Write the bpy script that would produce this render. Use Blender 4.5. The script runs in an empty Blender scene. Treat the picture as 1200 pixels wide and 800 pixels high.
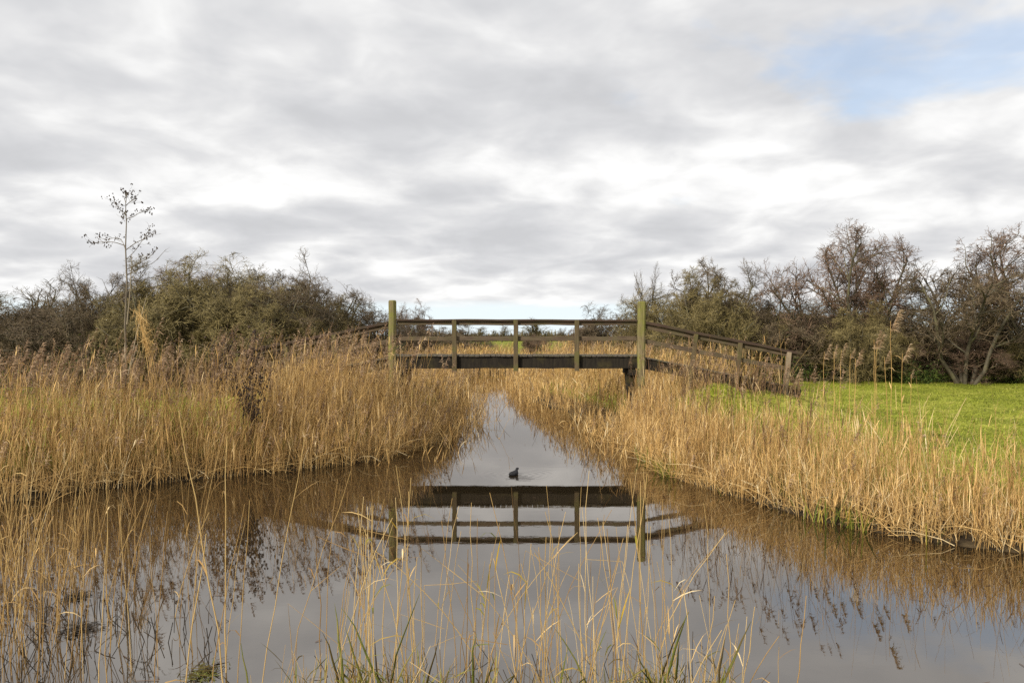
import bpy, math, random
import numpy as np

R = math.radians
rng = np.random.default_rng(11)
random.seed(5)
scene = bpy.context.scene
col = scene.collection

# ------------------------------------------------------------------ camera
EYE = 2.8            # metres above the water
F = 933.0            # focal length in pixels of the 1200 px wide photograph
cam_data = bpy.data.cameras.new('camera')
cam_data.sensor_width = 36.0
cam_data.lens = 36.0 * F / 1200.0
cam_data.clip_start = 0.05
cam_data.clip_end = 6000.0
cam = bpy.data.objects.new('camera', cam_data)
col.objects.link(cam)
cam.location = (0, 0, EYE)
cam.rotation_euler = (R(90) - math.atan(7.0 / F), 0, 0)
scene.camera = cam

# ------------------------------------------------------------------ sky
SUN_EL, SUN_AZ = 30.0, -140.0        # sun behind the camera, to its left
world = bpy.data.worlds.new('World')
scene.world = world
world.use_nodes = True
wt = world.node_tree
wt.nodes.clear()


def wn(kind, **kw):
    n = wt.nodes.new(kind)
    for k, v in kw.items():
        setattr(n, k, v)
    return n


def wlink(a, b):
    wt.links.new(a, b)


def wmath(op, a, b=None, clamp=False, c=None):
    n = wn('ShaderNodeMath', operation=op, use_clamp=clamp)
    for i, v in enumerate((a, b, c)):
        if v is None:
            continue
        if isinstance(v, (int, float)):
            n.inputs[i].default_value = v
        else:
            wlink(v, n.inputs[i])
    return n.outputs[0]


sky = wn('ShaderNodeTexSky', sky_type='NISHITA', sun_disc=False)
sky.sun_elevation = R(SUN_EL)
sky.sun_rotation = R(SUN_AZ)
tc = wn('ShaderNodeTexCoord')
sep = wn('ShaderNodeSeparateXYZ')
wlink(tc.outputs['Generated'], sep.inputs[0])
zc = wmath('ADD', wmath('MAXIMUM', sep.outputs[2], 0.0), 0.20)
u = wmath('DIVIDE', sep.outputs[0], zc)
v = wmath('DIVIDE', sep.outputs[1], zc)
uv = wn('ShaderNodeCombineXYZ')
wlink(wmath('MULTIPLY', u, 1.05), uv.inputs[0])
wlink(v, uv.inputs[1])
uv.inputs[2].default_value = 3.7


def wnoise(scale, detail, rough, dist, offset):
    m = wn('ShaderNodeVectorMath', operation='ADD')
    wlink(uv.outputs[0], m.inputs[0])
    m.inputs[1].default_value = offset
    n = wn('ShaderNodeTexNoise')
    wlink(m.outputs[0], n.inputs['Vector'])
    n.inputs['Scale'].default_value = scale
    n.inputs['Detail'].default_value = detail
    n.inputs['Roughness'].default_value = rough
    n.inputs['Distortion'].default_value = dist
    return n.outputs[0]


n_big = wnoise(1.25, 2.0, 0.5, 0.4, (4.1, 1.3, 0.0))
n_mid = wnoise(3.3, 4.0, 0.48, 0.35, (9.3, 2.2, 5.0))
n_fine = wnoise(8.5, 3.0, 0.5, 0.3, (3.3, 8.2, 2.0))
n_sum = wmath('ADD', wmath('ADD', wmath('MULTIPLY', n_big, 0.46), wmath('MULTIPLY', n_mid, 0.44)), wmath('MULTIPLY', n_fine, 0.10))
ramp = wn('ShaderNodeValToRGB')
wlink(n_sum, ramp.inputs[0])
cr = ramp.color_ramp
cr.interpolation = 'B_SPLINE'
cr.elements[0].position = 0.35
cr.elements[0].color = (0.53, 0.535, 0.55, 1)
cr.elements[1].position = 0.62
cr.elements[1].color = (0.95, 0.945, 0.935, 1)
for p_, c_ in ((0.43, (0.615, 0.62, 0.635, 1)), (0.49, (0.69, 0.69, 0.695, 1)), (0.55, (0.82, 0.82, 0.815, 1))):
    e_ = cr.elements.new(p_)
    e_.color = c_
cl10 = wn('ShaderNodeVectorMath', operation='SCALE')
wlink(ramp.outputs[0], cl10.inputs[0])
cl10.inputs['Scale'].default_value = 6.65
# gaps of blue sky between the clouds
n_gap = wnoise(1.7, 5.0, 0.55, 0.2, (1.7, 7.4, 9.0))
gu = wmath('SUBTRACT', u, 0.83)
gv = wmath('SUBTRACT', v, 1.69)
gd = wmath('ADD', wmath('MULTIPLY', gu, gu), wmath('MULTIPLY', wmath('MULTIPLY', gv, gv), 2.5))
bias = wmath('MULTIPLY', wmath('EXPONENT', wmath('MULTIPLY', gd, -2.6)), 0.20)
gap = wn('ShaderNodeMapRange', interpolation_type='SMOOTHSTEP')
wlink(wmath('ADD', n_gap, bias), gap.inputs[0])
gap.inputs[1].default_value = 0.67
gap.inputs[2].default_value = 0.84
gap.inputs[3].default_value = 0.0
gap.inputs[4].default_value = 0.5
mixb = wn('ShaderNodeMix', data_type='RGBA')
wlink(gap.outputs[0], mixb.inputs[0])
wlink(cl10.outputs[0], mixb.inputs[6])
wlink(sky.outputs[0], mixb.inputs[7])
# clear pale strip under the cloud deck, close to the horizon
band_in = wmath('ADD', sep.outputs[2], wmath('MULTIPLY', wmath('SUBTRACT', n_mid, 0.5), 0.02))
band = wn('ShaderNodeMapRange', interpolation_type='SMOOTHSTEP')
wlink(band_in, band.inputs[0])
band.inputs[1].default_value = 0.034
band.inputs[2].default_value = 0.046
band.inputs[3].default_value = 1.0
band.inputs[4].default_value = 0.0
mixh = wn('ShaderNodeMix', data_type='RGBA')
wlink(band.outputs[0], mixh.inputs[0])
wlink(mixb.outputs[2], mixh.inputs[6])
mixh.inputs[7].default_value = (5.1, 5.65, 5.85, 1)
bg = wn('ShaderNodeBackground')
wlink(mixh.outputs[2], bg.inputs[0])
bg.inputs[1].default_value = 0.1
wo = wn('ShaderNodeOutputWorld')
wlink(bg.outputs[0], wo.inputs[0])

sun_data = bpy.data.lights.new('sun', 'SUN')
sun_data.energy = 2.9
sun_data.angle = R(10)
sun_data.color = (1.0, 0.93, 0.82)
sun = bpy.data.objects.new('sun', sun_data)
col.objects.link(sun)
sun.location = (-20, -20, 30)
sx = math.sin(R(SUN_AZ)) * math.cos(R(SUN_EL))
sy = math.cos(R(SUN_AZ)) * math.cos(R(SUN_EL))
from mathutils import Vector, Matrix, Euler
sun.rotation_euler = Vector((sx, sy, math.sin(R(SUN_EL)))).to_track_quat('Z', 'Y').to_euler()

scene.view_settings.view_transform = 'Standard'
scene.view_settings.look = 'None'
scene.view_settings.exposure = 0.80
scene.view_settings.gamma = 1.0
scene.view_settings.use_curve_mapping = False
scene.cycles.max_bounces = 6
scene.cycles.diffuse_bounces = 2
scene.cycles.transmission_bounces = 4
scene.cycles.use_denoising = False


# ------------------------------------------------------------------ helpers
def at(px, py, d):
    """point that the photograph shows at pixel (px, py), d metres away"""
    return np.array([(px - 600.0) / F * d, d, EYE - (py - 393.0) / F * d])


def nrm(a):
    return a / np.maximum(np.linalg.norm(a, axis=-1, keepdims=True), 1e-9)


class MB:
    """collects quads; build() links them as one mesh object"""
    def __init__(self):
        self.v, self.f, self.t, self.m, self.n = [], [], [], [], 0

    def add(self, v, f, tint=0.5, mat=0):
        v = np.asarray(v, float).reshape(-1, 3)
        f = np.asarray(f, np.int64).reshape(-1, 4)
        self.v.append(v)
        self.f.append(f + self.n)
        self.t.append(np.broadcast_to(np.asarray(tint, float), (len(v),)))
        self.m.append(np.full(len(f), mat, np.int32))
        self.n += len(v)

    def tubes(self, P, Rd, S=3, tint=0.5, mat=0):
        """P (N,K,3) centre lines, Rd (N,K) radii"""
        N, K, _ = P.shape
        if N == 0:
            return
        T = np.empty_like(P)
        T[:, 1:-1] = P[:, 2:] - P[:, :-2]
        T[:, 0] = P[:, 1] - P[:, 0]
        T[:, -1] = P[:, -1] - P[:, -2]
        T = nrm(T)
        ref = np.where(np.abs(T[:, :1, 2:3]) > 0.9, np.array([1.0, 0.13, 0]), np.array([0.07, 0.1, 1.0]))
        A = nrm(np.cross(T, np.broadcast_to(ref, T.shape)))
        B = np.cross(T, A)
        ang = np.arange(S) / S * 2 * np.pi
        V = P[:, :, None] + Rd[:, :, None, None] * (A[:, :, None] * np.cos(ang)[:, None] + B[:, :, None] * np.sin(ang)[:, None])
        idx = np.arange(N * K * S).reshape(N, K, S)
        nx = np.roll(idx, -1, axis=2)
        f = np.stack([idx[:, :-1], nx[:, :-1], nx[:, 1:], idx[:, 1:]], -1)
        t = np.broadcast_to(np.asarray(tint, float).reshape(-1, 1, 1), (N, K, S)).reshape(-1)
        self.add(V, f, t, mat)

    def ribbons(self, P, W, side, tint=0.5, mat=0):
        """P (N,K,3), W (N,K) half widths, side (N,3)"""
        N, K, _ = P.shape
        if N == 0:
            return
        V = np.stack([P - side[:, None] * W[:, :, None], P + side[:, None] * W[:, :, None]], 2)
        idx = np.arange(N * K * 2).reshape(N, K, 2)
        f = np.stack([idx[:, :-1, 0], idx[:, :-1, 1], idx[:, 1:, 1], idx[:, 1:, 0]], -1)
        t = np.broadcast_to(np.asarray(tint, float).reshape(-1, 1, 1), (N, K, 2)).reshape(-1)
        self.add(V, f, t, mat)

    def mesh(self, name, mats, smooth=True):
        v = np.concatenate(self.v)
        f = np.concatenate(self.f)
        me = bpy.data.meshes.new(name)
        me.vertices.add(len(v))
        me.vertices.foreach_set('co', v.astype(np.float32).ravel())
        me.loops.add(len(f) * 4)
        me.loops.foreach_set('vertex_index', f.astype(np.int32).ravel())
        me.polygons.add(len(f))
        me.polygons.foreach_set('loop_start', (np.arange(len(f)) * 4).astype(np.int32))
        me.polygons.foreach_set('loop_total', np.full(len(f), 4, np.int32))
        me.polygons.foreach_set('material_index', np.concatenate(self.m))
        me.polygons.foreach_set('use_smooth', np.full(len(f), smooth, bool))
        a = me.attributes.new('tint', 'FLOAT', 'POINT')
        a.data.foreach_set('value', np.concatenate(self.t).astype(np.float32))
        for m in (mats if isinstance(mats, (list, tuple)) else [mats]):
            me.materials.append(m)
        me.update(calc_edges=True)
        me.validate()
        return me

    def build(self, name, mats, parent=None, smooth=True):
        return link(name, self.mesh(name, mats, smooth), parent)


def link(name, data, parent=None):
    o = bpy.data.objects.new(name, data)
    col.objects.link(o)
    if parent is not None:
        o.parent = parent
    return o


def tag(o, label, cat, group=None):
    o['label'] = label
    o['category'] = cat
    if group:
        o['group'] = group
    return o


def thing(name, label, cat, loc=(0, 0, 0), rz=0.0, group=None):
    o = link(name, None)
    o.location = loc
    o.rotation_euler = (0, 0, rz)
    return tag(o, label, cat, group)


# ------------------------------------------------------------------ materials
def new_mat(name):
    m = bpy.data.materials.new(name)
    m.use_nodes = True
    nt = m.node_tree
    nt.nodes.clear()
    out = nt.nodes.new('ShaderNodeOutputMaterial')
    return m, nt, out


def nd(nt, kind, ins=None, **kw):
    n = nt.nodes.new(kind)
    for k, v in kw.items():
        setattr(n, k, v)
    for k, v in (ins or {}).items():
        if hasattr(v, 'node'):
            nt.links.new(v, n.inputs[k])
        else:
            n.inputs[k].default_value = v
    return n


def ramp_node(nt, fac, stops, interp='LINEAR'):
    n = nt.nodes.new('ShaderNodeValToRGB')
    nt.links.new(fac, n.inputs[0])
    cr = n.color_ramp
    cr.interpolation = interp
    while len(cr.elements) < len(stops):
        cr.elements.new(0.5)
    for e, (p, c) in zip(cr.elements, stops):
        e.position = p
        e.color = (*c, 1)
    return n.outputs[0]


def leafy(name, stops, translucent=0.3, rough=0.65, noise=0.25, nscale=1.2):
    """thin plant matter: colour picked by the per-stem tint, patchy by place"""
    m, nt, out = new_mat(name)
    at_ = nd(nt, 'ShaderNodeAttribute', attribute_name='tint')
    geo = nd(nt, 'ShaderNodeNewGeometry')
    nz = nd(nt, 'ShaderNodeTexNoise', {'Vector': geo.outputs['Position'], 'Scale': nscale, 'Detail': 3.0})
    o1 = nd(nt, 'ShaderNodeMath', {0: nz.outputs[0], 1: 0.5}, operation='SUBTRACT')
    f = nd(nt, 'ShaderNodeMath', {0: o1.outputs[0], 1: noise * 2, 2: at_.outputs['Fac']}, operation='MULTIPLY_ADD')
    c = ramp_node(nt, f.outputs[0], stops)
    bs = nd(nt, 'ShaderNodeBsdfPrincipled', {'Base Color': c, 'Roughness': rough, 'Specular IOR Level': 0.25})
    if translucent > 0:
        tr = nd(nt, 'ShaderNodeBsdfTranslucent', {'Color': c})
        mx = nd(nt, 'ShaderNodeMixShader', {0: translucent, 1: bs.outputs[0], 2: tr.outputs[0]})
        nt.links.new(mx.outputs[0], out.inputs[0])
    else:
        nt.links.new(bs.outputs[0], out.inputs[0])
    return m


def timber(name, dark, light, moss, moss_amt, grain=(1, 1, 1), moss_lo=0.45, moss_hi=0.62):
    m, nt, out = new_mat(name)
    tcn = nd(nt, 'ShaderNodeNewGeometry')
    mp = nd(nt, 'ShaderNodeMapping', {'Vector': tcn.outputs['Position'], 'Scale': grain})
    n1 = nd(nt, 'ShaderNodeTexNoise', {'Vector': mp.outputs[0], 'Scale': 9.0, 'Detail': 6.0, 'Roughness': 0.65})
    c1 = ramp_node(nt, n1.outputs[0], [(0.3, dark), (0.7, light)])
    n2 = nd(nt, 'ShaderNodeTexNoise', {'Vector': tcn.outputs['Position'], 'Scale': 2.3, 'Detail': 5.0, 'Roughness': 0.6})
    mr = nd(nt, 'ShaderNodeMapRange', {0: n2.outputs[0], 1: moss_lo, 2: moss_hi, 3: 0.0, 4: moss_amt})
    mx = nd(nt, 'ShaderNodeMix', {0: mr.outputs[0], 6: c1, 7: (*moss, 1)}, data_type='RGBA')
    bp = nd(nt, 'ShaderNodeBump', {'Strength': 0.5, 'Distance': 0.012, 'Height': n1.outputs[0]})
    bs = nd(nt, 'ShaderNodeBsdfPrincipled', {'Base Color': mx.outputs[2], 'Roughness': 0.85, 'Normal': bp.outputs[0],
                                             'Specular IOR Level': 0.2})
    nt.links.new(bs.outputs[0], out.inputs[0])
    return m


STRAW = [(0.0, (0.13, 0.070, 0.025)), (0.25, (0.32, 0.185, 0.062)), (0.5, (0.56, 0.355, 0.128)),
         (0.75, (0.70, 0.49, 0.21)), (1.0, (0.78, 0.64, 0.39))]
M = {}
M['reed'] = leafy('dry_reed', STRAW, 0.16)
M['reed_brown'] = leafy('brown_reed', [(0.0, (0.05, 0.027, 0.016)), (0.4, (0.15, 0.085, 0.045)), (0.75, (0.27, 0.165, 0.085)),
                                       (1.0, (0.42, 0.29, 0.16))], 0.25)
M['plume'] = leafy('reed_plume', [(0.0, (0.13, 0.08, 0.05)), (0.5, (0.34, 0.225, 0.135)), (1.0, (0.56, 0.42, 0.27))], 0.35)
M['green_blade'] = leafy('green_blade', [(0.0, (0.05, 0.055, 0.012)), (0.4, (0.12, 0.16, 0.02)), (0.7, (0.26, 0.26, 0.04)),
                                         (1.0, (0.45, 0.30, 0.06))], 0.35)
M['near_reed'] = leafy('pale_reed_stem', [(0.0, (0.14, 0.08, 0.03)), (0.3, (0.34, 0.205, 0.07)), (0.6, (0.54, 0.37, 0.145)),
                                          (1.0, (0.68, 0.52, 0.27))], 0.15, noise=0.2, nscale=9.0)
M['yellow_leaf'] = leafy('yellowing_leaf', [(0.0, (0.14, 0.17, 0.02)), (0.35, (0.30, 0.28, 0.035)), (0.65, (0.50, 0.32, 0.03)),
                                            (1.0, (0.52, 0.40, 0.17))], 0.4, noise=0.2, nscale=8.0)
M['dark_stub'] = leafy('rotten_stub', [(0.0, (0.018, 0.014, 0.010)), (1.0, (0.07, 0.05, 0.03))], 0.0)
M['iris'] = leafy('dying_iris_leaf', [(0.0, (0.045, 0.03, 0.012)), (0.35, (0.12, 0.085, 0.02)), (0.6, (0.13, 0.15, 0.025)),
                                      (1.0, (0.30, 0.25, 0.06))], 0.25, noise=0.45, nscale=7.0)
M['grass'] = leafy('meadow_grass', [(0.0, (0.10, 0.12, 0.014)), (0.4, (0.235, 0.28, 0.028)), (0.75, (0.38, 0.40, 0.055)),
                                    (1.0, (0.54, 0.46, 0.15))], 0.3, noise=0.5, nscale=0.55)
M['twig_brown'] = leafy('brown_twigs', [(0.0, (0.035, 0.025, 0.015)), (0.5, (0.105, 0.077, 0.045)), (1.0, (0.21, 0.155, 0.09))], 0.0,
                        noise=0.4, nscale=0.5)
M['twig_olive'] = leafy('lichen_twigs', [(0.0, (0.05, 0.038, 0.016)), (0.5, (0.15, 0.118, 0.048)), (1.0, (0.28, 0.22, 0.085))], 0.0,
                        noise=0.4, nscale=0.5)
M['twig_red'] = leafy('reddish_twigs', [(0.0, (0.045, 0.029, 0.020)), (0.5, (0.135, 0.087, 0.057)), (1.0, (0.24, 0.155, 0.10))], 0.0,
                      noise=0.4, nscale=0.5)
M['bark'] = leafy('lichened_bark', [(0.0, (0.03, 0.026, 0.018)), (0.5, (0.085, 0.072, 0.046)), (1.0, (0.16, 0.15, 0.07))], 0.0,
                  noise=0.6, nscale=3.0)
M['old_leaf'] = leafy('old_hedge_leaf', [(0.0, (0.05, 0.055, 0.014)), (0.5, (0.105, 0.105, 0.026)), (0.85, (0.17, 0.14, 0.035)),
                                         (1.0, (0.30, 0.22, 0.05))], 0.3, noise=0.3)
M['ivy_leaf'] = leafy('bramble_leaf', [(0.0, (0.03, 0.045, 0.012)), (0.5, (0.06, 0.10, 0.02)), (1.0, (0.14, 0.17, 0.035))], 0.3)
M['pale_bark'] = leafy('pale_sapling_bark', [(0.0, (0.10, 0.08, 0.055)), (1.0, (0.30, 0.25, 0.17))], 0.0, noise=0.4, nscale=4.0)
M['seed'] = leafy('dark_cones', [(0.0, (0.022, 0.015, 0.011)), (1.0, (0.07, 0.045, 0.03))], 0.0)
M['post'] = timber('algae_post_timber', (0.055, 0.042, 0.022), (0.24, 0.19, 0.10), (0.16, 0.165, 0.03), 0.8, (4, 4, 0.22), 0.40, 0.62)
M['small_post'] = timber('weathered_post_timber', (0.05, 0.036, 0.02), (0.12, 0.09, 0.048), (0.10, 0.10, 0.025), 0.5, (3, 3, 0.25))
M['pale_post'] = timber('bleached_post_timber', (0.16, 0.12, 0.08), (0.32, 0.25, 0.17), (0.14, 0.12, 0.06), 0.4, (3, 3, 0.25))
M['rail'] = timber('dark_rail_timber', (0.045, 0.030, 0.020), (0.13, 0.095, 0.06), (0.09, 0.085, 0.035), 0.4, (0.25, 3, 3))
M['cap'] = timber('dark_cap_timber', (0.03, 0.018, 0.013), (0.075, 0.048, 0.034), (0.05, 0.05, 0.02), 0.3, (0.25, 3, 3))
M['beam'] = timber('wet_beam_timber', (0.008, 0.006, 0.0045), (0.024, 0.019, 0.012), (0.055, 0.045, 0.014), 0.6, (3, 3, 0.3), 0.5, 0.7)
M['deck'] = timber('deck_timber', (0.05, 0.042, 0.032), (0.13, 0.11, 0.085), (0.08, 0.08, 0.03), 0.4, (3, 0.25, 3))


# ------------------------------------------------------------------ terrain and water
SHORE = np.array([(-60, 5.0), (-8, 5.2), (0, 5.4), (8, 5.1), (60, 4.9), (60, 7.6), (14, 8.6), (9, 9.5), (6.5, 10.2), (5.55, 10.8),
                  (4.6, 12.0), (3.75, 14.0), (3.15, 15.6), (2.95, 17.8), (2.85, 21.0), (2.8, 24.4), (2.0, 29.0), (0.8, 34.0), (0.0, 42.0),
                  (-0.7, 60.0), (-2.9, 60.0), (-2.4, 42.0), (-2.2, 33.0), (-1.9, 28.0), (-1.8, 24.0), (-1.75, 21.4), (-2.9, 17.9),
                  (-4.2, 16.75), (-5.9, 15.6), (-7.7, 14.35), (-8.55, 13.3), (-14, 11.7), (-60, 10.4)], float)


def sdist(x, y):
    """signed distance to the water's edge, positive on land"""
    x = np.asarray(x, float)
    y = np.asarray(y, float)
    d2 = np.full(x.shape, 1e18)
    inside = np.zeros(x.shape, bool)
    n = len(SHORE)
    for i in range(n):
        ax, ay = SHORE[i]
        bx, by = SHORE[(i + 1) % n]
        ex, ey = bx - ax, by - ay
        t = np.clip(((x - ax) * ex + (y - ay) * ey) / (ex * ex + ey * ey), 0, 1)
        dx, dy = x - ax - t * ex, y - ay - t * ey
        d2 = np.minimum(d2, dx * dx + dy * dy)
        c = (ay > y) != (by > y)
        with np.errstate(divide='ignore', invalid='ignore'):
            xi = ax + (y - ay) / (by - ay) * ex
        inside ^= c & (x < xi)
    d = np.sqrt(d2)
    return np.where(inside, -d, d)


def sstep(a, b, x):
    t = np.clip((x - a) / (b - a), 0, 1)
    return t * t * (3 - 2 * t)


def lumps(x, y):
    return (np.sin(x * 1.7 + 1.3 * np.sin(y * 0.9)) * np.cos(y * 1.4 + 0.8 * np.sin(x * 1.1)) * 0.05
            + np.sin(x * 4.3 + y * 2.9) * np.sin(y * 5.1 - x * 1.7) * 0.034
            + np.sin(x * 0.43 + 0.5) * np.sin(y * 0.37) * 0.05)


def ground_z(x, y):
    x = np.asarray(x, float)
    y = np.asarray(y, float)
    s = sdist(x, y)
    near = y < 5.6
    land = 0.5 * sstep(-0.05, 1.3, s) + lumps(x, y) * sstep(0.3, 2.0, s)
    bankn = 1.05 * sstep(0.0, 2.2, s) + lumps(x, y) * 0.4 * sstep(0.3, 1.0, s)
    z = np.where(s < 0, np.maximum(-0.6, s * 0.7), np.where(near, bankn, land))
    # raised approaches at both ends of the footbridge
    for cx, cy, amp, sx_, sy_ in ((6.9, 23.2, 0.72, 2.3, 2.6), (-7.2, 23.8, 0.65, 2.3, 1.6), (5.2, 20.7, 0.85, 1.25, 0.85)):
        g = amp * np.exp(-((x - cx) / sx_) ** 2 - ((y - cy) / sy_) ** 2)
        z = z + g * sstep(0.1, 1.3, s)
    return z


def axis(lo, hi, step, ends):
    a = list(np.arange(lo, hi + 1e-6, step))
    g = step
    while a[-1] < ends[1]:
        g *= 1.25
        a.append(a[-1] + g)
    g = step
    while a[0] > ends[0]:
        g *= 1.25
        a.insert(0, a[0] - g)
    return np.array(a)


gx = axis(-14, 16, 0.16, (-2500, 2500))
gy = axis(2.5, 40, 0.16, (-60, 4000))
GX, GY = np.meshgrid(gx, gy)
GZ = ground_z(GX, GY)
idx = np.arange(GX.size).reshape(GX.shape)
mb = MB()
mb.add(np.stack([GX, GY, GZ], -1), np.stack([idx[:-1, :-1], idx[:-1, 1:], idx[1:, 1:], idx[1:, :-1]], -1))
m, nt, out = new_mat('meadow_ground')
geo = nd(nt, 'ShaderNodeNewGeometry')
n1 = nd(nt, 'ShaderNodeTexNoise', {'Vector': geo.outputs['Position'], 'Scale': 0.5, 'Detail': 8.0, 'Roughness': 0.65})
g1 = ramp_node(nt, n1.outputs[0], [(0.3, (0.10, 0.115, 0.015)), (0.5, (0.21, 0.23, 0.024)), (0.68, (0.33, 0.32, 0.06))])
n2 = nd(nt, 'ShaderNodeTexNoise', {'Vector': geo.outputs['Position'], 'Scale': 14.0, 'Detail': 4.0})
g2 = ramp_node(nt, n2.outputs[0], [(0.35, (0.45, 0.45, 0.45)), (0.65, (1.3, 1.3, 1.3))])
gm = nd(nt, 'ShaderNodeMix', {0: 1.0, 6: g1, 7: g2}, data_type='RGBA', blend_type='MULTIPLY')
n3 = nd(nt, 'ShaderNodeTexNoise', {'Vector': geo.outputs['Position'], 'Scale': 5.0, 'Detail': 5.0})
mud = ramp_node(nt, n3.outputs[0], [(0.35, (0.022, 0.016, 0.010)), (0.65, (0.075, 0.055, 0.03))])
sp = nd(nt, 'ShaderNodeSeparateXYZ', {0: geo.outputs['Position']})
zz = nd(nt, 'ShaderNodeMath', {0: n3.outputs[0], 1: 0.25, 2: sp.outputs[2]}, operation='MULTIPLY_ADD')
mk = nd(nt, 'ShaderNodeMapRange', {0: zz.outputs[0], 1: 0.40, 2: 0.58}, interpolation_type='SMOOTHSTEP')
mx = nd(nt, 'ShaderNodeMix', {0: mk.outputs[0], 6: mud, 7: gm.outputs[2]}, data_type='RGBA')
bp = nd(nt, 'ShaderNodeBump', {'Strength': 0.7, 'Distance': 0.05, 'Height': n2.outputs[0]})
bs = nd(nt, 'ShaderNodeBsdfPrincipled', {'Base Color': mx.outputs[2], 'Roughness': 0.9, 'Normal': bp.outputs[0], 'Specular IOR Level': 0.1})
nt.links.new(bs.outputs[0], out.inputs[0])
g = mb.build('ground', m)
g['kind'] = 'structure'

COOT = at(602, 556, 16.0)
m, nt, out = new_mat('ditch_water')
geo = nd(nt, 'ShaderNodeNewGeometry')
mp = nd(nt, 'ShaderNodeMapping', {'Vector': geo.outputs['Position'], 'Scale': (1.0, 1.7, 1.0)})
n1 = nd(nt, 'ShaderNodeTexNoise', {'Vector': mp.outputs[0], 'Scale': 1.6, 'Detail': 4.0, 'Roughness': 0.55})
n2 = nd(nt, 'ShaderNodeTexNoise', {'Vector': mp.outputs[0], 'Scale': 0.35, 'Detail': 2.0})
b1 = nd(nt, 'ShaderNodeMath', {0: n1.outputs[0], 1: n2.outputs[0]}, operation='MULTIPLY')
# rings spreading from the swimming bird
dv = nd(nt, 'ShaderNodeVectorMath', {0: geo.outputs['Position'], 1: (float(COOT[0]) + 0.12, float(COOT[1]), 0.0)}, operation='DISTANCE')
sn = nd(nt, 'ShaderNodeMath', {0: nd(nt, 'ShaderNodeMath', {0: dv.outputs['Value'], 1: 42.0}, operation='MULTIPLY').outputs[0]}, operation='SINE')
fo = nd(nt, 'ShaderNodeMapRange', {0: dv.outputs['Value'], 1: 0.15, 2: 1.0, 3: 0.55, 4: 0.0}, interpolation_type='SMOOTHSTEP')
rp = nd(nt, 'ShaderNodeMath', {0: sn.outputs[0], 1: fo.outputs[0], 2: b1.outputs[0]}, operation='MULTIPLY_ADD')
bp = nd(nt, 'ShaderNodeBump', {'Strength': 0.09, 'Distance': 0.012, 'Height': rp.outputs[0]})
fr = nd(nt, 'ShaderNodeFresnel', {'IOR': 3.5, 'Normal': bp.outputs[0]})
dk = nd(nt, 'ShaderNodeBsdfDiffuse', {'Color': (0.018, 0.013, 0.007, 1)})
gl = nd(nt, 'ShaderNodeBsdfGlossy', {'Color': (0.97, 0.92, 0.865, 1), 'Roughness': 0.015, 'Normal': bp.outputs[0]})
ms = nd(nt, 'ShaderNodeMixShader', {0: fr.outputs[0], 1: dk.outputs[0], 2: gl.outputs[0]})
nt.links.new(ms.outputs[0], out.inputs[0])
mb = MB()
wx = np.array([-60, -20, 0, 20, 60.0])
wy = np.array([3.5, 15, 30, 48.0, 64.0])
WX, WY = np.meshgrid(wx, wy)
idx = np.arange(WX.size).reshape(WX.shape)
mb.add(np.stack([WX, WY, WX * 0], -1), np.stack([idx[:-1, :-1], idx[:-1, 1:], idx[1:, 1:], idx[1:, :-1]], -1))
w = mb.build('water', m)
w['kind'] = 'structure'


# ------------------------------------------------------------------ footbridge
def sweep(mb, p0, p1, w, h, up=(0, 0, 1), n=6, jit=0.004, ch=0.12, tint=0.5, dome=0.0):
    """sawn timber: chamfered rectangle from p0 to p1, a little uneven"""
    p0, p1 = np.asarray(p0, float), np.asarray(p1, float)
    T = nrm(p1 - p0)
    A = nrm(np.cross(T, np.asarray(up, float)))
    B = np.cross(A, T)
    c = ch * min(w, h)
    sec = np.array([(-w / 2 + c, -h / 2), (w / 2 - c, -h / 2), (w / 2, -h / 2 + c), (w / 2, h / 2 - c),
                    (w / 2 - c, h / 2), (-w / 2 + c, h / 2), (-w / 2, h / 2 - c), (-w / 2, -h / 2 + c)])
    V = []
    for k in range(n + 1):
        q = p0 + (p1 - p0) * k / n + (A * rng.normal(0, jit) + B * rng.normal(0, jit) if 0 < k < n else 0)
        s = sec * (1 + rng.normal(0, 0.02))
        V.append(q + s[:, :1] * A + s[:, 1:] * B)
    if dome:
        q = p1 + T * dome
        V.append(q + sec[:, :1] * 0.75 * A + sec[:, 1:] * 0.75 * B)
        n += 1
    V = np.array(V)
    idx = np.arange((n + 1) * 8).reshape(n + 1, 8)
    nx = np.roll(idx, -1, 1)
    f = [np.stack([idx[:-1], nx[:-1], nx[1:], idx[1:]], -1).reshape(-1, 4)]
    for r, o_ in ((idx[0], -1), (idx[-1], 1)):
        q = [(r[0], r[1], r[2], r[7]), (r[7], r[2], r[3], r[6]), (r[6], r[3], r[4], r[5])]
        f.append(np.array([t[::o_] for t in q]))
    mb.add(V, np.concatenate(f), tint)


BD = 23.3
S_ = BD / F                                     # metres per photograph pixel at the bridge
bridge = thing('footbridge', 'weathered wooden footbridge with sloping ends crossing the reedy channel', 'bridge', (0, BD, 0))


def bx(px):
    return (px - 600) * S_


def bz(py):
    return EYE - (py - 393) * S_


def part(name, mat, *args, parent=bridge, **kw):
    b = MB()
    sweep(b, *args, **kw)
    return b.build(name, M[mat], parent, smooth=False)


XL, XR = bx(460), bx(751)
WID = 1.25
# tall corner posts, standing in the channel banks
part('tall_post', 'post', (XL, -0.02, -0.9), (XL + 0.0, -0.02, bz(353)), 0.225, 0.225, up=(0, 1, 0), n=10, jit=0.006, ch=0.3, dome=0.03)
part('tall_post', 'post', (XR - 0.02, -0.02, -0.9), (XR + 0.02, -0.02, bz(354)), 0.225, 0.23, up=(0, 1, 0), n=10, jit=0.006, ch=0.2, dome=0.02)
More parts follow.
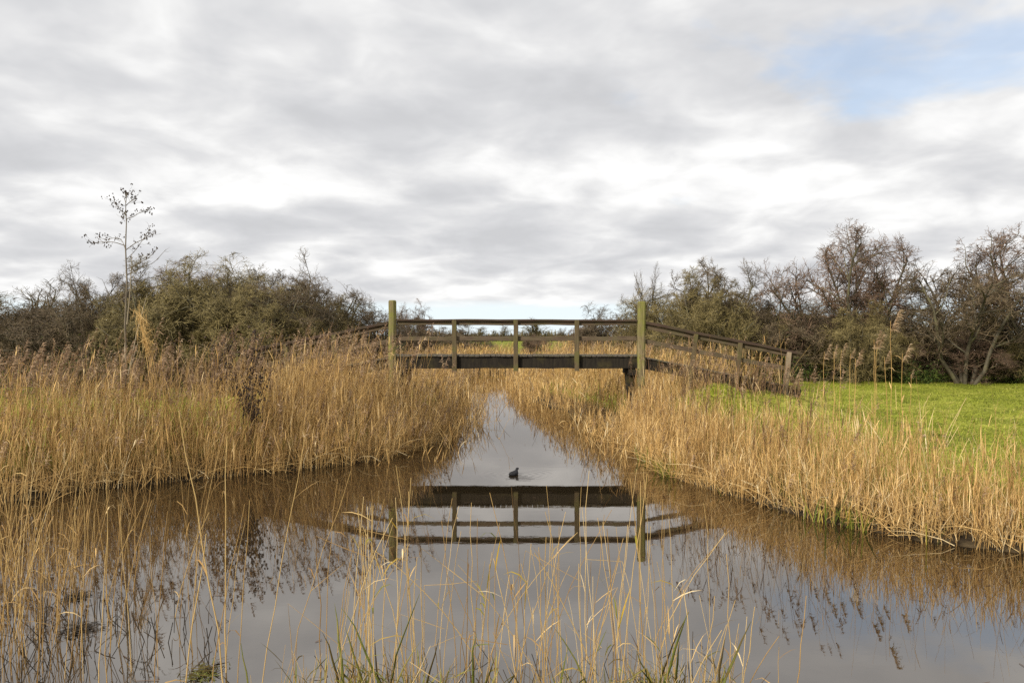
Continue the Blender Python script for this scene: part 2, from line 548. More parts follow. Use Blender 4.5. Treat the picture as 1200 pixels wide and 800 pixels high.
# edge beams and the piles and braces below them
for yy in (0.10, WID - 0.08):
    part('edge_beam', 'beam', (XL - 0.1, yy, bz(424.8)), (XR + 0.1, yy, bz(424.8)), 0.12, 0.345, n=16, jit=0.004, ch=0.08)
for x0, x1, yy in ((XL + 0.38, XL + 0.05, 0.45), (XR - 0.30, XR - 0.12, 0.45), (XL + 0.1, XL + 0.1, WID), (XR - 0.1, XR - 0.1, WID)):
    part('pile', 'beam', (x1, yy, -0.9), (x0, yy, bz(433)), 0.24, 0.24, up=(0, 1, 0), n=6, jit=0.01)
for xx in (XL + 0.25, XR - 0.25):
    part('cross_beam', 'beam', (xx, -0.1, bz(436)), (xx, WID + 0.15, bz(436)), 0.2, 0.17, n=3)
# guard rail over the middle span
part('rail_cap', 'cap', (XL + 0.13, -0.01, bz(375.0)), (XR - 0.13, -0.01, bz(375.7)), 0.17, 0.055, n=14, jit=0.005)
part('top_rail', 'rail', (XL + 0.13, 0.02, bz(378.0)), (XR - 0.13, 0.02, bz(378.7)), 0.06, 0.13, n=14, jit=0.003)
part('middle_rail', 'rail', (XL + 0.13, 0.02, bz(396.7)), (XR - 0.13, 0.02, bz(396.5)), 0.05, 0.125, n=14, jit=0.004)
for px in (533, 604.5, 676):
    part('rail_post', 'small_post', (bx(px), -0.065, bz(434.5)), (bx(px) + rng.normal(0, .01), -0.065, bz(374.5)), 0.135, 0.10, up=(0, 1, 0), n=6, jit=0.004)


def planks(x0, x1, z0, z1, n):
    for i in range(n):
        t = (i + 0.5) / n
        x, z = x0 + (x1 - x0) * t, z0 + (z1 - z0) * t
        wd = abs(x1 - x0) / n - 0.012
        dz = rng.normal(0, 0.003)
        part('deck_plank', 'deck', (x, -0.02 + rng.normal(0, .012), z + dz), (x, WID + 0.02, z + dz), wd, 0.045, n=2, jit=0.002, ch=0.1,
             up=nrm(np.array([-(z1 - z0), 0, x1 - x0])) * (1 if x1 > x0 else -1))


DZ = bz(417) + 0.005
planks(XL - 0.1, XR + 0.1, DZ, DZ, 48)
# sloping approaches
for sgn, xs, xe, posts, zr0, zr1 in ((1, XR, bx(939), (bx(815), bx(867), bx(924)), bz(379), bz(415)),
                                     (-1, XL, -8.25, (-5.2, -6.6, -8.0), bz(379), bz(415.5))):
    sl = (zr1 - zr0) / (xe - xs)
    a = xs + sgn * 0.13
    part('rail_cap', 'cap', (a, -0.01, zr0 + 0.02), (xe, -0.01, zr1 + 0.01), 0.17, 0.085, n=10, jit=0.008)
    part('top_rail', 'rail', (a, 0.02, zr0 - 0.085), (xe - sgn * 0.15, 0.02, zr1 - 0.085 - sl * sgn * 0.15), 0.06, 0.13, n=10, jit=0.006)
    part('middle_rail', 'rail', (a, 0.02, zr0 - 0.52), (xe - sgn * 0.5, 0.02, zr1 - 0.50 - sl * sgn * 0.5), 0.05, 0.13, n=10, jit=0.006)
    for k, xp in enumerate(posts):
        zt = zr0 + (xp - xs) * sl - 0.005
        lean = -sgn * 0.13
        o = part('rail_post', 'pale_post' if (k == 2 and sgn > 0) else 'small_post', (xp + lean * 1.1, -0.07, zt - 1.45), (xp, -0.07, zt), 0.13, 0.11,
                 up=(0, 1, 0), n=6, jit=0.005)
        if k == 2 and sgn > 0:
            o['label'] = 'bleached pale end post of the sloping rail'
    zb0, zb1 = zr0 - 1.18, zr1 - 1.18
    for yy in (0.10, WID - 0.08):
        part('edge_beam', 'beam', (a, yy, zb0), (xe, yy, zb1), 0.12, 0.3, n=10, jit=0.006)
    planks(a, xe, zb0 + 0.18, zb1 + 0.18, 28)


# ------------------------------------------------------------------ reeds
def stems(base, h, lean, K=4, power=1.7, wob=0.012):
    """base (N,3), h (N), lean (N,2) sideways reach at the tip as a share of h"""
    N = len(h)
    t = np.linspace(0, 1, K + 1)
    P = np.zeros((N, K + 1, 3))
    b = t[None] ** power
    P[:, :, 0] = base[:, :1] + lean[:, :1] * h[:, None] * b
    P[:, :, 1] = base[:, 1:2] + lean[:, 1:] * h[:, None] * b
    l2 = (lean ** 2).sum(1)
    P[:, :, 2] = base[:, 2:3] + h[:, None] * t[None] * (1 - 0.35 * l2[:, None] * t[None])
    P[:, 1:, :2] += rng.normal(0, wob, (N, K, 2)) * h[:, None, None]
    return P


def on_stem(P, i, t):
    K = P.shape[1] - 1
    k = np.minimum((t * K).astype(int), K - 1)
    f = (t * K - k)[:, None]
    return P[i, k] * (1 - f) + P[i, k + 1] * f


def blades(mb, p, az, L, rise, droop, w, tint, mat=0, K=3):
    s = np.linspace(0, 1, K + 1)
    out_ = np.stack([np.cos(az), np.sin(az)], 1)
    N = len(az)
    P = np.zeros((N, K + 1, 3))
    P[:, :, :2] = p[:, None, :2] + out_[:, None] * (L[:, None] * s * np.sqrt(np.clip(1 - rise ** 2, 0.02, 1))[:, None])[:, :, None]
    P[:, :, 2] = p[:, 2:3] + L[:, None] * (rise[:, None] * s - droop[:, None] * s ** 2)
    side = np.stack([-np.sin(az), np.cos(az), rng.normal(0, 0.4, N)], 1)
    taper = np.array([0.55, 1.0, 0.75, 0.08]) if K == 3 else np.linspace(1, 0.1, K + 1)
    mb.ribbons(P, w[:, None] * taper[None], nrm(side), tint, mat)


def plumes(mb, tip, az, size, tint, mat, n=20, fat=1.0):
    N = len(az)
    if N == 0:
        return
    i = np.repeat(np.arange(N), n)
    s = np.tile(np.linspace(0, 1, n), N)
    sz = size[i]
    up = tip[i] + np.stack([np.cos(az[i]) * sz * 0.35 * s, np.sin(az[i]) * sz * 0.35 * s, sz * (s * 0.9 - 0.45)], 1)
    a = az[i] + rng.normal(0, 0.75, N * n)
    L = sz * (0.42 - 0.22 * s) * rng.uniform(0.7, 1.3, N * n)
    blades(mb, up, a, L, rng.uniform(0.15, 0.75, N * n), rng.uniform(0.2, 0.8, N * n), sz * 0.042 * fat * rng.uniform(0.7, 1.3, N * n),
           np.clip(tint[i] + rng.normal(0, 0.14, N * n), 0, 1), mat, K=2)


def sample(x0, x1, y0, y1, dens, keep):
    n = int((x1 - x0) * (y1 - y0) * dens)
    x = rng.uniform(x0, x1, n)
    y = rng.uniform(y0, y1, n)
    s = sdist(x, y)
    k = rng.random(n) < keep(x, y, s)
    x, y, s = x[k], y[k], s[k]
    return x, y, s


def clumpy(x, y, f=1.0):
    return 0.5 + 0.25 * np.sin(x * 2.3 * f + 1.1 * np.sin(y * 1.7 * f)) + 0.25 * np.sin(y * 2.9 * f + 1.9 * np.sin(x * 1.3 * f))


def reed_bed(name, label, x, y, h, tint, mat='reed', leaves=2, plume=0.1, lean=0.15, wind=(0.05, 0), rad=0.0036, leafw=0.0052, psize=0.24, K=4):
    mb = MB()
    N = len(x)
    z = np.maximum(ground_z(x, y) - 0.06, -0.35)
    h = h + np.maximum(-z, 0) * 0.9
    base = np.stack([x, y, z], 1)
    cl = np.stack([np.sin(x * 1.9 + y * 2.7), np.cos(x * 2.3 - y * 1.6)], 1) * lean * 0.55
    ln = rng.normal(0, lean, (N, 2)) + np.array(wind) + cl
    P = stems(base, h, ln, K)
    Rr = rad * rng.uniform(0.75, 1.3, N)[:, None] * np.linspace(1.15, 0.5, K + 1)[None]
    mb.tubes(P, Rr, 3, tint, 0)
    if leaves:
        i = np.repeat(np.arange(N), leaves)
        t = rng.uniform(0.12, 0.97, len(i))
        p = on_stem(P, i, t)
        blades(mb, p, rng.uniform(0, 2 * np.pi, len(i)), rng.uniform(0.2, 0.55, len(i)), 1 - rng.uniform(0.0, 0.55, len(i)) ** 2,
               rng.uniform(0.0, 0.75, len(i)) ** 1.5, leafw * rng.uniform(0.5, 1.4, len(i)), np.clip(tint[i] + rng.normal(0.02, 0.13, len(i)), 0, 1), 0)
    k = np.where(rng.random(N) < plume)[0]
    if len(k):
        plumes(mb, P[k, -1], rng.normal(0.2, 0.9, len(k)), psize * rng.uniform(0.7, 1.3, len(k)), np.clip(tint[k] * 0.6 + 0.2 + rng.normal(0, .1, len(k)), 0, 1), 1)
    o = mb.build(name, [M[mat], M['plume']])
    tag(o, label, 'reeds')
    o['kind'] = 'stuff'
    return o


def ppx(x, y):
    return 600 + x / y * F


# bank towards the sapling, thinning over the meadow
def kl(x, y, s):
    px = ppx(x, y)
    deep = np.where(px > 300, 5.4, 3.1 + 0.6 * np.sin(px * 0.02))
    edge = sstep(-0.3, 0.1, s) * (1 - sstep(deep * 0.6, deep, s))
    d = np.where(px > 300, 1.0, 0.9)
    return np.where((x < -1.0) & (px < 556) & (y > 11) & (y < 23.0), edge * d * (0.35 + 0.75 * clumpy(x, y)), 0)


x, y, s = sample(-13, -1, 11, 23.0, 275, kl)
px = ppx(x, y)
h = np.interp(px, [0, 250, 330, 470, 545], [1.25, 1.25, 1.62, 1.6, 1.15]) * rng.uniform(0.5, 1.25, len(x)) * np.where(px > 300, 0.58 + 0.42 * sstep(-0.2, 3.2, s), 0.72 + 0.28 * sstep(-0.3, 0.9, s))
h = h * np.where((px > 270) & (rng.random(len(x)) < 0.62), 0.72, 1.04)
tint = np.clip(rng.normal(0.49, 0.17, len(x)) + 0.12 * (clumpy(x, y, 0.6) - 0.5), 0, 1)
reed_bed('reed_bed', 'dense golden dead reeds along the bank below the sapling', x, y, h, tint, plume=0.16, wind=(0.06, -0.02))

# scattered taller plumed stems over the same bank
n = 3000
x = rng.uniform(-12, -1.8, n)
y = rng.uniform(12.5, 21, n)
s = sdist(x, y)
px = ppx(x, y)
k = np.where((s > 0.0) & (s < 2.6) & (px > -30) & (px < 520))[0][:460]
x, y, px = x[k], y[k], px[k]
top = EYE - (np.interp(px, [0, 200, 330, 450], [425, 420, 402, 408]) + rng.normal(0, 14, len(x)) - 393) / F * y
reed_bed('reed_bed', 'scattered taller plumed reeds above the dense golden reeds by the sapling', x, y, top - ground_z(x, y), np.clip(rng.normal(0.45, 0.16, len(x)), 0, 1),
         plume=0.85, rad=0.0036, leafw=0.007, leaves=2, lean=0.13, wind=(0.07, 0), psize=0.33)

# opposite bank in front of the open meadow
def kr(x, y, s):
    deep = np.interp(y, [9, 13, 16, 18, 22], [1.3, 1.8, 2.3, 1.7, 1.6])
    edge = sstep(-0.2, 0.15, s) * np.maximum(1 - sstep(deep * 0.55, deep, s), 0.045 * (s < deep + 1.8))
    return np.where((x > 1.5) & (y > 8.6) & (y < 22.0), edge * (0.45 + 0.65 * clumpy(x, y)), 0)


x, y, s = sample(1.8, 12, 8.4, 22.0, 265, kr)
h = np.interp(y, [9, 11, 14, 18, 22], [0.62, 0.78, 1.0, 1.2, 1.45]) * np.interp(ppx(x, y), [740, 785, 880, 930], [1.1, 0.68, 0.7, 1.0]) * rng.uniform(0.6, 1.2, len(x)) * (0.62 + 0.38 * sstep(-0.2, 1.4, s))
tint = np.clip(rng.normal(0.52, 0.16, len(x)) + 0.1 * (clumpy(x, y, 0.6) - 0.5), 0, 1)
reed_bed('reed_bed', 'fine golden dead reeds along the bank edging the open green meadow', x, y, h, tint, plume=0.03, lean=0.125, wind=(0.03, 0), leaves=3, leafw=0.0045)

# beyond the footbridge
def kb(x, y, s):
    edge = sstep(-0.4, 0.1, s) * (1 - sstep(4.0, 7.0, s))
    thin = np.where((s < 0) & (y < 36), 0.55, 1.0)
    return np.where((np.abs(x) < 11) & (y > 23.0), edge * thin * (0.3 + 0.8 * clumpy(x, y, 0.7)), 0)


x, y, s = sample(-10, 9, 24.8, 50, 34, kb)
h = np.where(x > 1.8, 1.75, 1.35) * rng.uniform(0.6, 1.2, len(x)) * (0.6 + 0.4 * sstep(-0.5, 1.0, s))
tint = np.clip(rng.normal(0.5, 0.15, len(x)), 0, 1)
reed_bed('reed_bed', 'golden reeds closing in on the channel beyond the footbridge', x, y, h, tint, plume=0.25, rad=0.007, leafw=0.011, K=3, psize=0.3)

# sparse reeds standing in the channel itself
n = 14000
x = rng.uniform(-3.2, 3.4, n)
y = rng.uniform(16.5, 42, n)
s = sdist(x, y)
k = np.where((s < 0.1) & (s > -1.5) & (rng.random(n) < np.exp(s * 1.4) * (0.15 + 0.95 * sstep(0.45, 0.85, clumpy(x, y, 1.5))) * np.interp(y, [16, 20, 26, 36, 46], [0.4, 0.6, 0.8, 0.5, 0.4])))[0][:1300]
x, y, s = x[k], y[k], s[k]
reed_bed('reed_bed', 'sparse thin reeds standing in the channel water by the bridge', x, y, rng.uniform(0.25, 1.0, len(x)) * np.interp(y, [18, 40], [0.8, 1.25]),
         np.clip(rng.normal(0.45, 0.2, len(x)), 0, 1), plume=0.08, rad=0.0055, leafw=0.008, leaves=2, lean=0.25)
x = rng.uniform(-4.2, 1.2, 420)
y = rng.uniform(58.5, 63, 420)
reed_bed('reed_bed', 'reeds filling the far end of the channel beyond the bridge', x, y, rng.uniform(0.7, 1.5, 420), np.clip(rng.normal(0.5, 0.16, 420), 0, 1),
         plume=0.1, rad=0.007, leafw=0.013, leaves=3, K=3)

# brown plumed reeds round the sloping end of the bridge, pale post side
def kp(x, y, s):
    return np.where(s > 0.5, 0.3 + 0.7 * clumpy(x, y, 1.2), 0)


x, y, s = sample(2.9, 8.4, 22.0, 23.15, 42, kp)
h = np.interp(x, [3, 5, 7, 8.4], [1.5, 1.0, 0.75, 0.65]) * rng.uniform(0.6, 1.15, len(x))
tint = np.clip(rng.normal(0.42, 0.18, len(x)), 0, 1)
reed_bed('reed_bed', 'brown plumed reeds standing against the sloping rail with the pale end post', x, y, h, tint, mat='reed_brown', plume=0.5, rad=0.006, leafw=0.009, leaves=3)

# sparse tall plumed reeds on the same bank, closer to the water
n = 1500
x = rng.uniform(2.4, 8, n)
y = rng.uniform(13, 20.5, n)
s = sdist(x, y)
px = ppx(x, y)
k = np.where((s > 0.1) & (s < 1.9) & (px > 690) & (px < 1010) & (rng.random(n) < np.interp(px, [690, 760, 900, 1010], [0.9, 0.9, 0.5, 0.15])))[0][:85]
x, y, px = x[k], y[k], px[k]
top = EYE - (np.interp(px, [690, 760, 860, 960], [415, 410, 432, 440]) + rng.normal(0, 14, len(x)) - 393) / F * y
h = top - ground_z(x, y)
reed_bed('reed_bed', 'sparse taller plumed reeds rising out of the fine reeds near the pale end post', x, y, h, np.clip(rng.normal(0.45, 0.15, len(x)), 0, 1),
         mat='reed_brown', plume=0.85, rad=0.0042, leafw=0.008, leaves=2, lean=0.07, psize=0.26)

# thin bare stalks scattered through the bank in front of the meadow
n = 6000
x = rng.uniform(2.6, 10, n)
y = rng.uniform(9.2, 18, n)
s = sdist(x, y)
px = ppx(x, y)
k = np.where((s > 0.0) & (s < 1.5) & (px > 740) & (px < 1230))[0][:240]
x, y, px = x[k], y[k], px[k]
top = EYE - (np.interp(px, [740, 900, 1200], [445, 455, 500]) + rng.normal(0, 24, len(x)) - 393) / F * y
reed_bed('reed_bed', 'thin bare stalks scattered above the fine reeds along the open meadow', x, y, np.maximum(top - ground_z(x, y), 0.6), np.clip(rng.normal(0.5, 0.2, len(x)), 0, 1),
         plume=0.2, rad=0.0026, leafw=0.004, leaves=1, lean=0.12, psize=0.16)

# plumed reeds hiding the other sloping rail
x, y, s = sample(-8.6, -1.6, 21.4, 23.1, 36, lambda x, y, s: np.where(s > 0.3, 0.4 + 0.6 * clumpy(x, y), 0))
h = np.interp(x, [-8, -5, -3, -1.6], [1.2, 1.3, 1.4, 1.2]) * rng.uniform(0.7, 1.15, len(x))
tint = np.clip(rng.normal(0.45, 0.16, len(x)), 0, 1)
reed_bed('reed_bed', 'tall plumed reeds hiding the sloping rail on the dense reed side', x, y, h, tint, plume=0.85, rad=0.005, leafw=0.007)

# belt of brown reeds at the foot of the hedge, beyond the small meadow
x, y, s = sample(-30, -7.5, 27.0, 32.0, 24, lambda x, y, s: sstep(27, 28.5, y) * (0.25 + 0.75 * clumpy(x, y, 0.6)))
h = rng.uniform(0.8, 1.75, len(x))
tint = np.clip(rng.normal(0.42, 0.18, len(x)), 0, 1)
reed_bed('reed_bed', 'brown plumed reeds in a belt below the thorn hedge behind the sapling', x, y, h, tint, mat='reed_brown', plume=0.25, rad=0.008, leafw=0.013, K=3, lean=0.2, psize=0.3)
x, y, s = sample(-6.5, 8.0, 52, 76, 9, lambda x, y, s: np.where((x < 0.2) | (x > 4.6), 0.4 + 0.6 * clumpy(x, y, 0.5), 0))
h = rng.uniform(0.9, 1.7, len(x)) + np.where(x > 4.6, 0.7, 0)
tint = np.clip(rng.normal(0.45, 0.12, len(x)), 0, 1)
reed_bed('reed_bed', 'distant tawny reed patch on the meadow seen under the top rail', x, y, h, tint, plume=0.3, rad=0.012, leafw=0.02, K=3, psize=0.35)

# fallen and bent stems tangled along both water edges
mb = MB()
for x0, x1, y0, y1, nn in ((-13, -1, 11, 23, 2600), (1.8, 12, 8.4, 22, 2400), (-3, 4, 24, 40, 500)):
    n = nn * 14
    x = rng.uniform(x0, x1, n)
    y = rng.uniform(y0, y1, n)
    s = sdist(x, y)
    k = np.where((s > -0.12) & (s < 1.0))[0][:nn]
    x, y = x[k], y[k]
    base = np.stack([x, y, np.maximum(ground_z(x, y), 0.0) + rng.uniform(0, 0.15, len(x))], 1)
    h = rng.uniform(0.25, 0.75, len(x))
    P = stems(base, h, np.clip(rng.normal(0, 0.7, (len(x), 2)), -1.1, 1.1), 3, 1.3, 0.05)
    P[:, :, 2] = np.maximum(P[:, :, 2], 0.015)
    P[:, 1:, 2] *= rng.uniform(0.45, 1, (len(x), 1))
    mb.tubes(P, 0.0042 * rng.uniform(0.7, 1.4, len(x))[:, None] * np.linspace(1.1, 0.5, 4)[None], 3, np.clip(rng.normal(0.5, 0.22, len(x)), 0, 1))
o = mb.build('reed_litter', M['reed'])
tag(o, 'bent and fallen dead stems tangled along the water edge', 'reed litter')
o['kind'] = 'stuff'

# green and yellowing sedge at the waterline of the meadow bank
mb = MB()
x, y, s = sample(1.8, 11, 8.4, 18, 260, lambda x, y, s: np.where((s > -0.15) & (s < 0.55), sstep(0.5, 0.9, clumpy(x, y, 1.3)), 0))
p = np.stack([x, y, np.maximum(ground_z(x, y), -0.05)], 1)
n = len(x)
blades(mb, p, rng.uniform(0, 6.28, n), rng.uniform(0.3, 0.75, n), rng.uniform(0.8, 0.98, n), rng.uniform(0.05, 0.5, n), rng.uniform(0.006, 0.013, n),
       np.clip(rng.normal(0.5, 0.25, n), 0, 1))
o = mb.build('sedge', M['green_blade'])
tag(o, 'green and yellow sedge blades at the foot of the meadow bank', 'sedge')
o['kind'] = 'stuff'

# ------------------------------------------------------------------ meadow grass
mb = MB()
for x0, x1, y0, y1, dens, fn in ((3.0, 24, 10, 40, 165, lambda x, y, s: np.where((s > 1.0) & (x / y < 0.70) & (x / y > 0.17), np.clip(1.5 - y / 32, 0.3, 1), 0)),
                                 (-20, -4.5, 14, 30, 120, lambda x, y, s: np.where((s > 1.3) & (x / y > -0.70) & (x / y < -0.22), np.clip(1.5 - y / 32, 0.3, 1), 0)),
                                 (3.6, 6.8, 18.6, 22, 500, lambda x, y, s: np.where(s > 0.9, 0.9, 0))):
    x, y, s = sample(x0, x1, y0, y1, dens, fn)
    n = len(x)
    p = np.stack([x, y, ground_z(x, y) - 0.01], 1)
    tuft = sstep(0.6, 0.95, clumpy(x, y, 0.9)) * sstep(0.35, 0.8, clumpy(x, y, 2.3))
    blades(mb, p, rng.uniform(0, 6.28, n), rng.uniform(0.05, 0.13, n) * (1 + 1.3 * tuft), rng.uniform(0.6, 0.97, n), rng.uniform(0.1, 0.6, n),
           rng.uniform(0.006, 0.012, n), np.clip(rng.normal(0.45, 0.2, n) - 0.32 * tuft + 0.25 * (clumpy(y, x, 0.45) - 0.5), 0, 1), K=2)
nt_ = 2600
tx, ty = rng.uniform(3.6, 24, nt_), rng.uniform(11, 39, nt_)
k = (sdist(tx, ty) > 1.2) & (tx / ty < 0.68) & (tx / ty > 0.2)
tx, ty = tx[k], ty[k]
tt_ = rng.normal(0.42, 0.28, len(tx))
i = np.repeat(np.arange(len(tx)), 14)
n = len(i)
x, y = tx[i] + rng.normal(0, 0.07, n), ty[i] + rng.normal(0, 0.07, n)
blades(mb, np.stack([x, y, ground_z(x, y) - 0.01], 1), rng.uniform(0, 6.28, n), rng.uniform(0.08, 0.22, n), rng.uniform(0.45, 0.97, n), rng.uniform(0.1, 0.7, n),
       rng.uniform(0.005, 0.010, n), np.clip(tt_[i] + rng.normal(0, 0.12, n), 0, 1), K=2)
o = mb.build('grass', M['grass'])
tag(o, 'short rough green meadow grass behind the reeds', 'grass')
o['kind'] = 'stuff'


# ------------------------------------------------------------------ trees and hedge
def limb(P0, D, L, Rad, K, wander, trop, tip=0.45):
    N = len(L)
    P = np.zeros((N, K + 1, 3))
    Dd = np.zeros((N, K, 3))
    P[:, 0] = P0
    d = D
    for k in range(K):
        d = nrm(d + rng.normal(0, wander, (N, 3)) + np.array([0, 0, trop]))
        Dd[:, k] = d
        P[:, k + 1] = P[:, k] + d * (L / K)[:, None]
    return P, Rad[:, None] * np.linspace(1, tip, K + 1)[None], Dd


def spawn(P, Rr, Dd, L, n, t0, ang, ratio, rratio, rmin, tpow=1.0):
    N, K = Dd.shape[:2]
    i = np.repeat(np.arange(N), n)
    t = t0 + (1 - t0) * ((np.tile(np.arange(n), N) + rng.random(N * n)) / n) ** tpow
    t = np.clip(t, 0, 0.999)
    k = (t * K).astype(int)
    f = (t * K - k)[:, None]
    p = P[i, k] * (1 - f) + P[i, k + 1] * f
    d = Dd[i, k]
    pr = nrm(np.cross(d, rng.normal(0, 1, d.shape)))
    a = np.clip(rng.normal(ang, 0.2, len(i)), 0.15, 1.6)[:, None]
    nd_ = nrm(np.cos(a) * d + np.sin(a) * pr)
    Ln = L[i] * ratio * (1.15 - 0.65 * t) * rng.uniform(0.6, 1.3, len(i))
    rr = np.maximum(Rr[i, k] * rratio, rmin)
    return p, nd_, Ln, rr


def make_tree(kind, seed):
    """bare thorn bush or tree about 5 m tall: trunk mesh, crown mesh, size"""
    global rng
    keep = rng
    rng = np.random.default_rng(seed)
    tb, cb = MB(), MB()
    if kind == 'bush':
        n0 = 9
        az = rng.uniform(0, 6.28, n0)
        lean = rng.uniform(0.1, 0.8, n0)
        D = nrm(np.stack([np.cos(az) * lean, np.sin(az) * lean, np.ones(n0)], 1))
        L0 = rng.uniform(2.4, 4.0, n0)
        P0 = np.stack([np.cos(az) * 0.35, np.sin(az) * 0.35, np.full(n0, -0.1)], 1)
        cfg = dict(r0=0.06, n1=9, t1=0.1, a1=0.85, q1=0.58, n2=9, n3=9, n4=4, trop=0.03, wander=0.25)
    elif kind == 'tree':
        n0 = 6
        az = np.arange(n0) * 1.05 + rng.uniform(-.4, .4, n0)
        lean = rng.uniform(0.2, 0.75, n0)
        D = nrm(np.stack([np.cos(az) * lean, np.sin(az) * lean, np.ones(n0)], 1))
        L0 = rng.uniform(3.4, 4.6, n0)
        P0 = np.stack([np.cos(az) * 0.15, np.sin(az) * 0.15, np.full(n0, -0.1)], 1)
        cfg = dict(r0=0.07, n1=10, t1=0.3, a1=0.75, q1=0.46, n2=9, n3=7, n4=3, trop=0.05, wander=0.2)
    else:                                   # a far tree, upright and slender
        n0 = 2
        az = rng.uniform(0, 6.28, n0)
        D = nrm(np.stack([np.cos(az) * 0.1, np.sin(az) * 0.1, np.ones(n0)], 1))
        L0 = rng.uniform(4.0, 4.8, n0)
        P0 = np.zeros((n0, 3))
        cfg = dict(r0=0.09, n1=14, t1=0.2, a1=0.6, q1=0.42, n2=7, n3=5, n4=0, trop=0.1, wander=0.12)
    c = cfg
    P, Rr, Dd = limb(P0, D, L0, np.full(n0, c['r0']), 7, c['wander'] * 0.6, 0.03, 0.3)
    tb.tubes(P, Rr, 6, rng.uniform(0.3, 0.7, n0))
    p, d, L, r = spawn(P, Rr, Dd, L0, c['n1'], c['t1'], c['a1'], c['q1'], 0.6, 0.016)
    P, Rr, Dd = limb(p, d, L, r, 5, c['wander'], c['trop'])
    tb.tubes(P, Rr, 4, rng.uniform(0.3, 0.7, len(L)))
    ends = [P[:, -1]]
    p, d, L, r = spawn(P, Rr, Dd, L, c['n2'], 0.1, 0.8, 0.55, 0.6, 0.010)
    if kind == 'tree':
        d = nrm(d * [1, 1, 0.55])
    L = np.maximum(L, 0.3)
    P, Rr, Dd = limb(p, d, L, r, 4, c['wander'] * 1.1, c['trop'])
    cb.tubes(P, Rr, 3, rng.uniform(0.2, 0.8, len(L)))
    p, d, L, r = spawn(P, Rr, Dd, L, c['n3'], 0.08, 0.85, 0.6, 0.7, 0.0065)
    L = np.maximum(L, 0.16)
    P, Rr, Dd = limb(p, d, L, r, 2, c['wander'] * 1.2, c['trop'])
    cb.tubes(P, Rr, 3, rng.uniform(0.1, 0.9, len(L)))
    if c['n4']:
        p, d, L, r = spawn(P, Rr, Dd, L, c['n4'], 0.2, 0.8, 0.65, 0.8, 0.0065)
        L = np.maximum(L, 0.12)
        P, Rr, Dd = limb(p, d, L, r, 2, c['wander'] * 1.2, c['trop'])
        cb.ribbons(P, Rr, nrm(rng.normal(0, 1, (len(L), 3))), rng.uniform(0.1, 0.95, len(L)))
    tips = P[:, -1]
    # the few leaves still hanging, mostly low and inside
    nl = {'bush': 1500, 'tree': 700, 'far': 300}[kind]
    w_ = np.clip(1.25 - tips[:, 2] / 5.0, 0.04, 1) ** 2
    i = rng.choice(len(tips), nl, p=w_ / w_.sum())
    q = tips[i] + rng.normal(0, 0.05, (nl, 3))
    a = rng.uniform(0, 6.28, nl)
    blades(cb, q, a, rng.uniform(0.03, 0.06, nl), rng.uniform(-0.2, 0.8, nl), rng.uniform(0, 0.6, nl), rng.uniform(0.008, 0.018, nl), rng.uniform(0, 1, nl), 1, K=2)
    # the twigs of a grown bush end on a ragged dome
    allp = np.concatenate(cb.v)
    rr_ = np.hypot(allp[:, 0], allp[:, 1])
    ea, eb = np.percentile(rr_, 88), np.percentile(allp[:, 2], 93)
    if kind != 'far':
        for lst in (tb.v, cb.v):
            for q_ in range(len(lst)):
                V_ = lst[q_].copy()
                e_ = np.sqrt((V_[:, 0] ** 2 + V_[:, 1] ** 2) / ea ** 2 + (V_[:, 2] / eb) ** 2)
                k_ = np.where(e_ > 1, (1 + (e_ - 1) * (0.7 if kind == 'tree' else 0.48)) / np.maximum(e_, 1e-6), 1.0)[:, None]
                lst[q_] = V_ * k_
    allp = np.concatenate(cb.v)
    size = (np.percentile(np.abs(allp[:, 0]), 96) * 2, np.percentile(allp[:, 2], 99.7))
    rng = keep
    return tb, cb, size


TREES = {}
for kind, seeds in (('bush', (1, 2, 3)), ('tree', (21, 22, 23)), ('far', (31, 32))):
    for j, sd in enumerate(seeds):
        tb, cb, size = make_tree(kind, sd)
        TREES[kind, j] = (tb.mesh('trunk', M['bark']), cb.mesh('crown', [M['twig_brown'], M['old_leaf']]), size)
def plant_tree(name, label, cat, key, twig, px, d, width_px, top_py, rz, group, depth=1.0):
    w, hgt = TREES[key][2]
    xx = (px - 600) / F * d
    zg = float(ground_z(np.array([xx]), np.array([d]))[0])
    top = EYE - (top_py - 393) / F * d
    o = thing(name, label, cat, (xx, d, zg - 0.05), rz, group)
    sw = width_px / F * d / w
    o.scale = (sw, sw * depth, (top - zg) / hgt)
    link('trunk', TREES[key][0], o)
    cr_ = link('crown', TREES[key][1], o)
    cr_.material_slots[0].link = 'OBJECT'          # shared mesh, own twig colour
    cr_.material_slots[0].material = M[twig]
    return o


